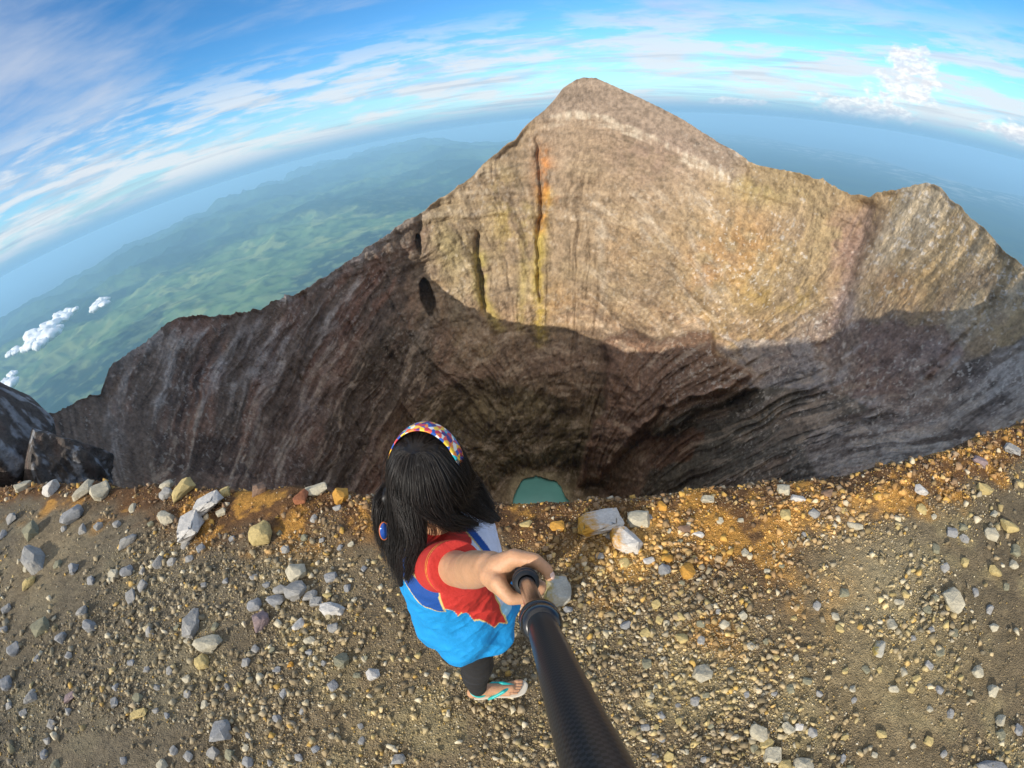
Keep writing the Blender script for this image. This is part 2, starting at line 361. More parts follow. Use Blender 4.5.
        col = mixc(col, c, streak(pts, w) * a * sm(-.6, .1, nB))
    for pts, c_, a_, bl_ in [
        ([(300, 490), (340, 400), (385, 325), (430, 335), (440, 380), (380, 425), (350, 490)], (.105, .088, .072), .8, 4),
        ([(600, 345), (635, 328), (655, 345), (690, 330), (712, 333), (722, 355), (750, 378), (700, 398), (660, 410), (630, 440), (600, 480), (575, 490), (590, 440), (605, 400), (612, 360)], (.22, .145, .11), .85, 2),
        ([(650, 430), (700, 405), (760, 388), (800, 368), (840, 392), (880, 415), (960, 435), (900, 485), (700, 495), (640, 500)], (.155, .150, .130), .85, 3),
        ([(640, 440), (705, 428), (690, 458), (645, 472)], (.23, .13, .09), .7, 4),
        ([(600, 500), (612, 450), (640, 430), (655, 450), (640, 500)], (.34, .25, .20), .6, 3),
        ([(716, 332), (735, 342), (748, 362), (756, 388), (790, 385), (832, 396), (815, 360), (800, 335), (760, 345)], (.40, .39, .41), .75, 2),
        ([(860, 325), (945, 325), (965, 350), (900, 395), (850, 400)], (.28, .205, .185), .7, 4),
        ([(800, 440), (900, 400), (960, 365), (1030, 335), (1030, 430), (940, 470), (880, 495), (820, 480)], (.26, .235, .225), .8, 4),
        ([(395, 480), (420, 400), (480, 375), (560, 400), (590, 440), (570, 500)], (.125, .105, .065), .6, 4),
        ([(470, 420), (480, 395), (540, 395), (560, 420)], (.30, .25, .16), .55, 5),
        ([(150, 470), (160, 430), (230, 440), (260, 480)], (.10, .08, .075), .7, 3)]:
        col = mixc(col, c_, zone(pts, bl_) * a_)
    col = mixc(col, [.44, .31, .24], sm(.9, .3, np.abs(EL - np.interp(AZ, *np.array([pxy(*p_) for p_ in [(632, 425), (680, 405), (752, 381)]]).T) + .2 * nH)) * sm(20, 23, AZ) * sm(36.5, 35, AZ) * .75)
    col = mixc(col, [.08, .075, .068], swm * sm(.25, .7, -sw) * .55); col = mixc(col, [.30, .24, .20], swm * sm(.45, .8, sw) * .4)
    bz = zone([(800, 440), (900, 400), (960, 365), (1030, 335), (1030, 430), (940, 470), (880, 495), (820, 480)], 4)
    col = mixc(col, [.50, .48, .47], bz * sm(.05, .35, nH + .3 * r4) * .7); col = mixc(col, [.11, .095, .088], bz * sm(.1, .4, -nH) * .6)
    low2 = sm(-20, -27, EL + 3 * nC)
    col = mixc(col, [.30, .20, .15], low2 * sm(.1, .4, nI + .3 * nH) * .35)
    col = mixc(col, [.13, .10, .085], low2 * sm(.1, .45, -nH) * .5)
    col = mixc(col, [.46, .39, .32], low2 * sm(.22, .5, nH + .3 * k3) * .5)
    shore = ((AZ - 2.7) / 5.7) ** 2 + ((EL + 50.0 + .12 * (AZ - 2)) / 4.7) ** 2
    col = mixc(col, [.40, .35, .24], sm(1.6, 1.1, shore + .5 * wob2 + .5 * nH) * .7)
    # pale scattered blocks
    spk = sm(.32, .5, nD) * (.35 + .65 * sm(24, 34, AZ)) * (1 - .6 * smooth)
    col = mixc(col, [.60, .58, .55], spk * sm(-.2, .3, nA) * .75)
    col *= .84 * (1 + .18 * sm(-22, -32, EL + 4 * sm(-10, -30, AZ) + 3 * nC) )[..., None]  # low walls painted brighter to lift the shade that falls there
    col *= (1 + .10 * ribc)[..., None]  # shaded left ribs lightened in colour as well
    col *= (1 + .12 * nB + .10 * nD + .30 * nH + .28 * nG + .30 * nJ)[..., None]
    col = mixc(col, [.62, .60, .57], sm(.62, .80, vnoise(AZ / .30 + .9 * nG, EL / .30 + 1.1 * nJ, 3, 409)) * (.15 + .5 * rightw + .2 * left) * sm(-.3, .2, nI) * (1 - .7 * smooth))
    col *= np.array([1.07, .98, .86]) ** (.7 + .6 * low2[..., None])  # low walls tinted warmer to offset the blue light in the shade
    # --- outside rows
    outr = []
    for dd, zz in [(2, -.8), (8, -6), (40, -34), (160, -130), (600, -480), (1500, -1150), (3200, -2150), (4300, -2420)]:
        dr = d[:, 0] + dd; zr = z[:, 0] + zz
        if dd >= 4300: zr = np.full(na, -2425.)
        nz = fbm(dr * np.sin(a_r[:, 0]) / (20 + dd * .4), dr * np.cos(a_r[:, 0]) / (20 + dd * .4), 0, 3, 5) * dd * .06
        outr.append(np.stack([dr * np.sin(a_r[:, 0]), dr * np.cos(a_r[:, 0]), zr + nz], 1))
    inr = []
    for t in (.25, .5, .75, .93, 1.0):
        dr = d[:, -1] * (1 - t) + (er - .25) * t
        zr = z[:, -1] * (1 - t) ** .6 + (G - .6) * (1 - (1 - t) ** .6)
        inr.append(np.stack([dr * np.sin(a_r[:, 0]), dr * np.cos(a_r[:, 0]), np.minimum(zr, G - .45)], 1))
    body = np.stack([x, y, z], -1)
    V = np.concatenate([np.stack(outr[::-1], 1), body, np.stack(inr, 1)], 1)
    nv = V.shape[1]
    cout = np.zeros((na, len(outr), 3)) + np.array([.17, .14, .11]); cout[:, 3:] = (.30, .24, .18); cout[:, :3] = (.06, .09, .04)
    cin = np.zeros((na, len(inr), 3)) + np.array([.15, .12, .09])
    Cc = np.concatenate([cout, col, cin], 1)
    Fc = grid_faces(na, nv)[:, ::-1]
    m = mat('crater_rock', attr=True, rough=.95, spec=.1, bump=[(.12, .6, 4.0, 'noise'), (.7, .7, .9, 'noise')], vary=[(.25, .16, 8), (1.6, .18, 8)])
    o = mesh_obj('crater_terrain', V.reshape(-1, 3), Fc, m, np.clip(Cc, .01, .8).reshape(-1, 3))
    tag(o, kind='structure')
    return o
build_terrain()

# lake in the pit
lk = mat('lake_water', (.20, .50, .42), rough=.12, bump=[(.6, .15, .05, 'noise')], vary=[(.04, .15, 3)])
lv = [(60 * math.cos(a) * 1.3 + 5, 160 + 60 * math.sin(a), -171.5) for a in np.linspace(0, 2 * math.pi, 64, endpoint=False)]
tag(mesh_obj('lake', lv, [list(range(64))], lk, smooth=False), 'small round green-blue lake at the bottom of the crater', kind='structure')

# ------------------------------------------------------------------ lowland, sea
CO = [((0, 328), 0), ((55, 292), 0), ((88, 274), 0), ((130, 253), 150), ((169, 234), 350), ((192, 216), 700), ((228, 203), 800), ((256, 191), 900), ((312, 170), 1000), ((345, 161), 1100), ((375, 151), 1300), ((422, 143), 1300), ((470, 147), 700), ((747, 135), 0), ((800, 146), 0), ((868, 157), 0), ((915, 171), 0), ((969, 186), 0), ((1024, 196), 0)]
def build_lowland():
    az = np.arange(-125, 125.01, .2); na = len(az)
    caz = [-125]; cd = [34000]; ch = [0]
    for (p, h) in CO:
        a, e = azel(*p); caz.append(float(a)); ch.append(h); cd.append(min((2400 - h) / math.tan(R_(-float(e))), 62000))
    caz.append(125); cd.append(42000); ch.append(0)
    coast = np.interp(az, caz, cd); hh = np.interp(az, caz, ch)
    coast = coast * (1 + .03 * fbm(az / 5, 0, 0, 4, 4))
    nr = 330
    t = np.linspace(0, 1, nr)
    lo = np.log(3600.)
    Rr = np.exp(lo + (np.log(coast)[:, None] - lo) * t[None, :])
    A = np.radians(az)[:, None]
    x, y = Rr * np.sin(A), Rr * np.cos(A)
    n = fbm(x / 9000, y / 9000, 0, 5, 8); rg = ridged(x / 5200, y / 5200, 0, 5, 9)
    leftm = sm(10, -10, az)[:, None]
    mt = sm(.62, .97, t)[None, :] * hh[:, None]
    z = -2400 + 25 + 90 * np.maximum(n, -.2) + 60 * ridged(x / 1400, y / 1400, 2, 4, 29) * (.4 + leftm) + leftm * (520 * np.maximum(rg + .15, 0) + 260 * ridged(x / 1900, y / 1900, 0, 4, 19)) * sm(.30, .75, t)[None, :] + mt * (.75 + .35 * rg)
    z = z * 1.0
    z[:, -1] = -2410; z[:, -2] = np.minimum(z[:, -2], -2400 + hh * .85)
    f1 = fbm(x / 2500, y / 2500, 1, 6, 12, .62); f2 = fbm(x / 600, y / 600, 2, 3, 13); f3 = fbm(x / 7000, y / 7000, 3, 4, 14)
    col = np.zeros(z.shape + (3,)) + np.array([.06, .13, .055])
    col = mixc(col, [.13, .22, .08], sm(-.1, .35, f1) * .9)
    col = mixc(col, [.30, .35, .13], sm(.08, .3, f2 + .3 * f3) * .7 * sm(.9, .5, t)[None, :])
    col = mixc(col, [.008, .035, .03], sm(-.05, .25, -f1 + .3 * rg) * .9)
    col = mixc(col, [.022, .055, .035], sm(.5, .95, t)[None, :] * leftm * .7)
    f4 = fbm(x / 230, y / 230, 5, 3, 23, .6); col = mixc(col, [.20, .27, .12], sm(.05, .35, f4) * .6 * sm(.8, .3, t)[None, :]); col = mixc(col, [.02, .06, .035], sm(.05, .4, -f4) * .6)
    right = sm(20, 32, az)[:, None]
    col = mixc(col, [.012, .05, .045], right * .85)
    col = mixc(col, [.45, .45, .42], right * sm(.80, .95, t)[None, :] * sm(.05, .3, f2) * .7)
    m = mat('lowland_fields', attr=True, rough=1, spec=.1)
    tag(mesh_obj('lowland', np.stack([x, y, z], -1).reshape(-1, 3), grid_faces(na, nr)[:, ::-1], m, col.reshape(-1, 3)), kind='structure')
build_lowland()
sea_m = mat('sea_water', (.012, .05, .075), rough=.35)
rr = 130000
tag(mesh_obj('sea', [(rr * math.cos(a), rr * math.sin(a), -2404) for a in np.linspace(0, 2 * math.pi, 128, endpoint=False)], [list(range(128))], sea_m, smooth=False), kind='structure')

# ------------------------------------------------------------------ rocks
def hull_mesh(name, n, flat, seed, rough=.0, sub=0, elong=1.0):
    rnd = random.Random(seed); bm = bmesh.new()
    for _ in range(n):
        v = Vector((rnd.gauss(0, 1), rnd.gauss(0, 1), rnd.gauss(0, 1))).normalized() * (1 - .28 * rnd.random())
        bm.verts.new(tuple(math.copysign(abs(q_) ** .72, q_) for q_ in v))
    for ax_ in range(3):
        lo_ = min(v.co[ax_] for v in bm.verts); hi_ = max(v.co[ax_] for v in bm.verts)
        for v in bm.verts: v.co[ax_] = ((v.co[ax_] - lo_) / (hi_ - lo_) * 2 - 1) * (flat if ax_ == 2 else 1)
    r = bmesh.ops.convex_hull(bm, input=bm.verts)
    bmesh.ops.delete(bm, geom=list({g for g in r['geom_interior'] + r['geom_unused'] if isinstance(g, bmesh.types.BMVert)}), context='VERTS')
    if sub:
        bmesh.ops.bevel(bm, geom=bm.edges[:] + bm.verts[:], offset=.07, segments=2, profile=.6, affect='EDGES', clamp_overlap=True)
        bmesh.ops.triangulate(bm, faces=bm.faces[:])
        for _ in range(sub): bmesh.ops.subdivide_edges(bm, edges=bm.edges[:], cuts=1, use_grid_fill=True)
        bm.normal_update()
        co = np.array([v.co[:] for v in bm.verts]); nn = fbm(co[:, 0] * 2.2 + seed, co[:, 1] * 2.2, co[:, 2] * 2.2, 4, seed)
        n2 = fbm(co[:, 0] * 9, co[:, 1] * 9, co[:, 2] * 9 + seed, 3, seed + 5)
        for v, a, b in zip(bm.verts, nn, n2): v.co += v.normal * (a * rough + b * rough * .35)
    bmesh.ops.recalc_face_normals(bm, faces=bm.faces[:])
    me = bpy.data.meshes.new(name); bm.to_mesh(me); bm.free()
    if sub: me.polygons.foreach_set('use_smooth', [True] * len(me.polygons))
    return me

def ground_z(x, y):
    """height of the gravel ledge"""
    x = np.asarray(x, float); y = np.asarray(y, float)
    z = G + .020 * fbm(x * 1.3, y * 1.3, 0, 4, 20) + .010 * fbm(x * 9, y * 9, 1, 3, 21)
    t = y - edge_y(x)
    z = z + .05 * np.exp(-((t + .22) / .16) ** 2) * (fbm(x * 2.2, y * 2, 5, 3, 22) + .3) - .03
    # ruts that run down to the edge
    z = z - .03 * np.exp(-((x - (2.15 + .35 * (y - 1))) / .22) ** 2) - .025 * np.exp(-((x + 3.4 - .3 * y) / .3) ** 2)
    over = np.maximum(t, 0)
    z = z - over * .5 - (over * 2.2) ** 2.2
    z = z - .22 * np.maximum(-1.2 - y, 0)
    return z
def ground_col(x, y):
    t = y - edge_y(x)
    n1 = fbm(x * .8, y * .8, 3, 4, 25); n2 = fbm(x * 3.5, y * 3.5, 4, 4, 26); n3 = fbm(x * 20, y * 20, 5, 3, 27)
    c = np.zeros(np.shape(x) + (3,)) + np.array([.165, .132, .088])
    c = mixc(c, [.11, .094, .07], sm(-.1, .35, n1) * .7)
    c = mixc(c, [.22, .19, .115], sm(0, .35, n2) * .6)
    cool = sm(-1.0, -2.6, x + .6 * n1); c = mixc(c, [.105, .10, .088], cool * .6)
    # rust along the edge
    w = .42 + .75 * np.exp(-((x - 1.35) / .70) ** 2) + .25 * np.exp(-((x - .2) / .6) ** 2) + .25 * np.exp(-((x + 2.4) / 1.3) ** 2)
    ru = sm(-w * 1.25, -w * .45, t + .35 * n2 + .1 * n1)
    c = mixc(c, [.10, .050, .022], ru * .9)
    c = mixc(c, [.34, .185, .045], ru * sm(.05, .38, n2 + .4 * n3) * .75)
    # pale dusty patches
    for (px, py, rx, ry, cc) in [(2.0, .92, .5, .42, (.27, .235, .16)), (-4.6, 1.6, .55, .6, (.20, .165, .115)), (-.9, 1.35, .35, .3, (.13, .105, .075)), (1.9, .3, .5, .3, (.24, .20, .12)), (.55, 1.5, .35, .25, (.30, .20, .08))]:
        c = mixc(c, cc, np.exp(-((x - px) / rx) ** 2 - ((y - py) / ry) ** 2) * .75)
    c *= (1.18 * (1 + .25 * n3 + .2 * n2))[..., None]
    c = c * np.array([1.05, 1.0, .88]) * 1.08
    return np.clip(c, .015, .8)

def build_ground():
    u = np.linspace(-1, 1, 760); xs = 30 * np.sinh(u * 4.0) / np.sinh(4.0)
    xs = np.where(np.abs(xs) < 1e-9, 0, xs)
    offs = np.concatenate([[-60, -40, -25, -16, -10, -7, -5, -4.2], np.arange(-3.6, -.02, .016), np.arange(-.02, .5, .02)])
    X, T = np.meshgrid(xs, offs, indexing='ij'); E = edge_y(X); Y = E + T
    Z = ground_z(X, Y) + .006 * fbm(X * 45, Y * 45, 0, 2, 28)
    m = mat('gravel_ground', attr=True, rough=.95, spec=.2, bump=[(38, .9, .02, 'noise'), (110, .9, .007, 'vor'), (320, .7, .003, 'noise')], vary=[(30, .25, 6), (150, .4, 4)])
    tag(mesh_obj('gravel_ledge', np.stack([X, Y, Z], -1).reshape(-1, 3), grid_faces(len(xs), len(offs)), m, ground_col(X, Y).reshape(-1, 3)), kind='structure')
build_ground()

PAL = np.array([[.23, .21, .165], [.19, .18, .15], [.29, .265, .20], [.34, .29, .17], [.17, .155, .13], [.39, .33, .18], [.44, .41, .34], [.26, .22, .16], [.22, .18, .12], [.37, .30, .14]])
def pebble_cloud(name, N, rmin, rmax, npts, seed, pw, mt, zone=None):
    rng = np.random.default_rng(seed)
    K = 10; meshes = []
    for k in range(K):
        me = hull_mesh('tmp', npts, .72, seed * 100 + k); v = np.array([q.co[:] for q in me.vertices]); f = np.array([p.vertices[:] for p in me.polygons if len(p.vertices) == 3]); meshes.append((v, f)); bpy.data.meshes.remove(me)
    # position: denser close to the standing point
    th = rng.uniform(0, 2 * np.pi, N * 5); cz = rng.uniform(math.cos(math.atan(10 / H)), 1, N * 5); r = H * np.tan(np.arccos(cz))
    x = r * np.sin(th); y = r * np.cos(th)
    keep = (y > -.75) & (y < edge_y(x) + .10) & (x > -9.5) & (x < 6.5)
    x, y, r = x[keep][:N], y[keep][:N], r[keep][:N]; n = len(x)
    dens = fbm(x * 1.4, y * 1.4, 7, 3, 77)
    dusty = np.exp(-((x - 2.0) / .5) ** 2 - ((y - .95) / .42) ** 2) + np.exp(-((x + 4.6) / .55) ** 2 - ((y - 1.6) / .6) ** 2) + .8 * np.exp(-((x + .6) / .4) ** 2 - ((y - 1.5) / .35) ** 2)
    keep = rng.uniform(0, 1, n) > np.clip(.28 - dens * 1.5 + dusty * .75, 0, .93); x, y, r = x[keep], y[keep], r[keep]; n = len(x)
    size = rmin + (rmax - rmin) * rng.uniform(0, 1, n) ** pw
    size *= (.85 + .2 * np.clip(r, 0, 8))
    z = ground_z(x, y) + size * .25
    t = y - edge_y(x)
    pi = rng.integers(0, len(PAL), n); c = PAL[pi].copy()
    left = x < -1.2
    pi2 = rng.integers(0, 5, n); c = np.where((left & (rng.uniform(0, 1, n) < .7))[:, None], PAL[[0, 1, 4, 7, 2]][pi2], c)
    gc = ground_col(x, y); w = rng.uniform(.15, .85, n)[:, None]; w = np.where((t > -.45)[:, None], np.maximum(w, .65), w)
    c = c * (1 - w) + gc * 1.35 * w
    c *= rng.uniform(.55, 1.4, n)[:, None]
    bright = rng.uniform(0, 1, n) < .06; c[bright] = c[bright] * .35 + np.array([.58, .54, .44]) * .65
    yel = rng.uniform(0, 1, n) < .04 + .10 * (t > -.5); c[yel] = c[yel] * .4 + np.array([.48, .30, .06]) * .6
    Vs, Fs, Cs = [], [], []; off = 0
    kk = rng.integers(0, K, n)
    for k in range(K):
        I = np.where(kk == k)[0]; m_ = len(I); v, f = meshes[k]
        if not m_: continue
        q = rng.normal(size=(m_, 4)); q[:, 1:3] *= .35; q /= np.linalg.norm(q, axis=1)[:, None]; a, b, c_, d_ = q.T
        Rm = np.stack([1 - 2 * (c_**2 + d_**2), 2 * (b*c_ - a*d_), 2 * (b*d_ + a*c_), 2 * (b*c_ + a*d_), 1 - 2 * (b**2 + d_**2), 2 * (c_*d_ - a*b), 2 * (b*d_ - a*c_), 2 * (c_*d_ + a*b), 1 - 2 * (b**2 + c_**2)], 1).reshape(-1, 3, 3)
        sc = size[I][:, None] * rng.uniform(.75, 1.3, (m_, 3))
        P = np.einsum('nij,nvj->nvi', Rm, v[None] * sc[:, None, :]) + np.stack([x[I], y[I], z[I]], 1)[:, None, :]
        Vs.append(P.reshape(-1, 3)); Fs.append((f[None] + (np.arange(m_) * len(v))[:, None, None] + off).reshape(-1, 3)); off += m_ * len(v)
        Cs.append(np.repeat(c[I], len(v), 0))
    o = mesh_obj(name, np.concatenate(Vs), np.concatenate(Fs), mt, np.clip(np.concatenate(Cs) * np.array([1.04, 1.0, .90]) * 1.14, .02, .75), smooth=False)
    return o
peb_m = mat('pebble_stone', attr=True, rough=.85, spec=.3, vary=[(90, .3, 5)], bump=[(160, .5, .003, 'noise')])
tag(pebble_cloud('gravel', 52000, .0038, .019, 10, 3, 4.2, peb_m), 'loose gravel of grey and yellowish pebbles on the crater rim', 'gravel', kind='stuff')
tag(pebble_cloud('grit', 130000, .0022, .0052, 8, 4, 1.5, peb_m), 'fine grit between the pebbles on the crater rim', 'grit', kind='stuff')

def stone_mat(name, c, c2=None, dirt=.35):
    m = mat(name, c, rough=.85, spec=.25, vary=[(14, .16, 6), (70, .18, 6)], bump=[(22, .6, .02, 'noise'), (90, .5, .006, 'noise')])
    if c2 is not None:                       # a second mineral stain growing from the base
        nt = m.node_tree; N, L = nt.nodes, nt.links; b = N['Principled BSDF']; src = b.inputs['Base Color'].links[0].from_socket
        n = N.new('ShaderNodeTexNoise'); n.inputs['Scale'].default_value = 7; n.inputs['Detail'].default_value = 5
        tc = N.new('ShaderNodeTexCoord'); L.new(tc.outputs['Object'], n.inputs['Vector'])
        sx = N.new('ShaderNodeSeparateXYZ'); L.new(tc.outputs['Object'], sx.inputs[0])
        n.inputs['Scale'].default_value = 2.0
        n.inputs['Roughness'].default_value = .7; a0 = N.new('ShaderNodeMath'); a0.operation = 'MULTIPLY_ADD'; a0.inputs[1].default_value = 3.2; a0.inputs[2].default_value = -1.15; L.new(n.outputs['Fac'], a0.inputs[0]); a = N.new('ShaderNodeMath'); a.operation = 'SUBTRACT'; L.new(a0.outputs[0], a.inputs[0]); L.new(sx.outputs['X'], a.inputs[1])
        mr = N.new('ShaderNodeMapRange'); mr.inputs[1].default_value = .45; mr.inputs[2].default_value = 1.25; L.new(a.outputs[0], mr.inputs[0])
        mx = N.new('ShaderNodeMix'); mx.data_type = 'RGBA'; L.new(mr.outputs[0], mx.inputs[0]); L.new(src, mx.inputs[6]); mx.inputs[7].default_value = (*c2, 1)
        L.new(mx.outputs[2], b.inputs['Base Color'])
    return m
SM = {'white': stone_mat('white_stone', (.50, .48, .45)), 'grey': stone_mat('grey_stone', (.30, .292, .275)), 'blue': stone_mat('blue_grey_stone', (.26, .262, .265)), 'cream': stone_mat('cream_stone', (.44, .40, .30)),
      'yellow': stone_mat('yellow_stone', (.46, .36, .16)), 'orange': stone_mat('orange_stone', (.48, .25, .05)), 'brown': stone_mat('brown_stone', (.20, .13, .09)), 'green': stone_mat('greenish_stone', (.23, .22, .15)),
      'whiteorange': stone_mat('white_and_orange_stone', (.55, .52, .48), (.50, .26, .04)), 'yellowgrey': stone_mat('yellow_and_grey_stone', (.42, .40, .34), (.38, .29, .09)), 'rust': stone_mat('rust_stone', (.30, .12, .06)), 'purple': stone_mat('purplish_stone', (.24, .18, .18))}
BIG = [hull_mesh('stone', 20 + k % 6, .9, 900 + k, .07, 2) for k in range(12)]
def stone(px, py, w, h, mt, label, rot=0.0, lift=.45, name='stone', group=None, flat=.75, seed=None, cat='stone'):
    """a stone whose middle lies where the given line of sight meets the gravel; w, h: its size in lens pixels"""
    p0 = on_ground(px, py + h * .2); gx = on_ground(px + w / 2, py) - on_ground(px - w / 2, py); gy = on_ground(px, py - h / 2) - on_ground(px, py + h / 2)
    gyn = gy / np.linalg.norm(gy); a, b = float(np.linalg.norm(np.cross(gx, gyn))) / 2, float(np.linalg.norm(gy)) / 2 * .85
    if abs(px - 512) > 300: b *= 1 - .3 * min(1, (abs(px - 512) - 300) / 180)
    if rot: b = a * h / w
    sd_ = seed if seed is not None else (px * 7 + py * 3)
    me = BIG[sd_ % 12]; o = bpy.data.objects.new(name, me); C.objects.link(o)
    if not me.materials: me.materials.append(SM['grey'])
    o.material_slots[0].link = 'OBJECT'; o.material_slots[0].material = SM[mt]
    hz = min(a, b) * flat * 1.1
    o.scale = (a * 1.08, b * 1.08, hz)
    ang = math.atan2(gy[1], gy[0]) - math.pi / 2
    o.rotation_euler = (R_(random.uniform(-10, 10)), R_(random.uniform(-10, 10)), ang + R_(rot))
    o.location = (p0[0], p0[1], float(ground_z(p0[0], p0[1])) + hz * lift)
    return tag(o, label, cat, group)
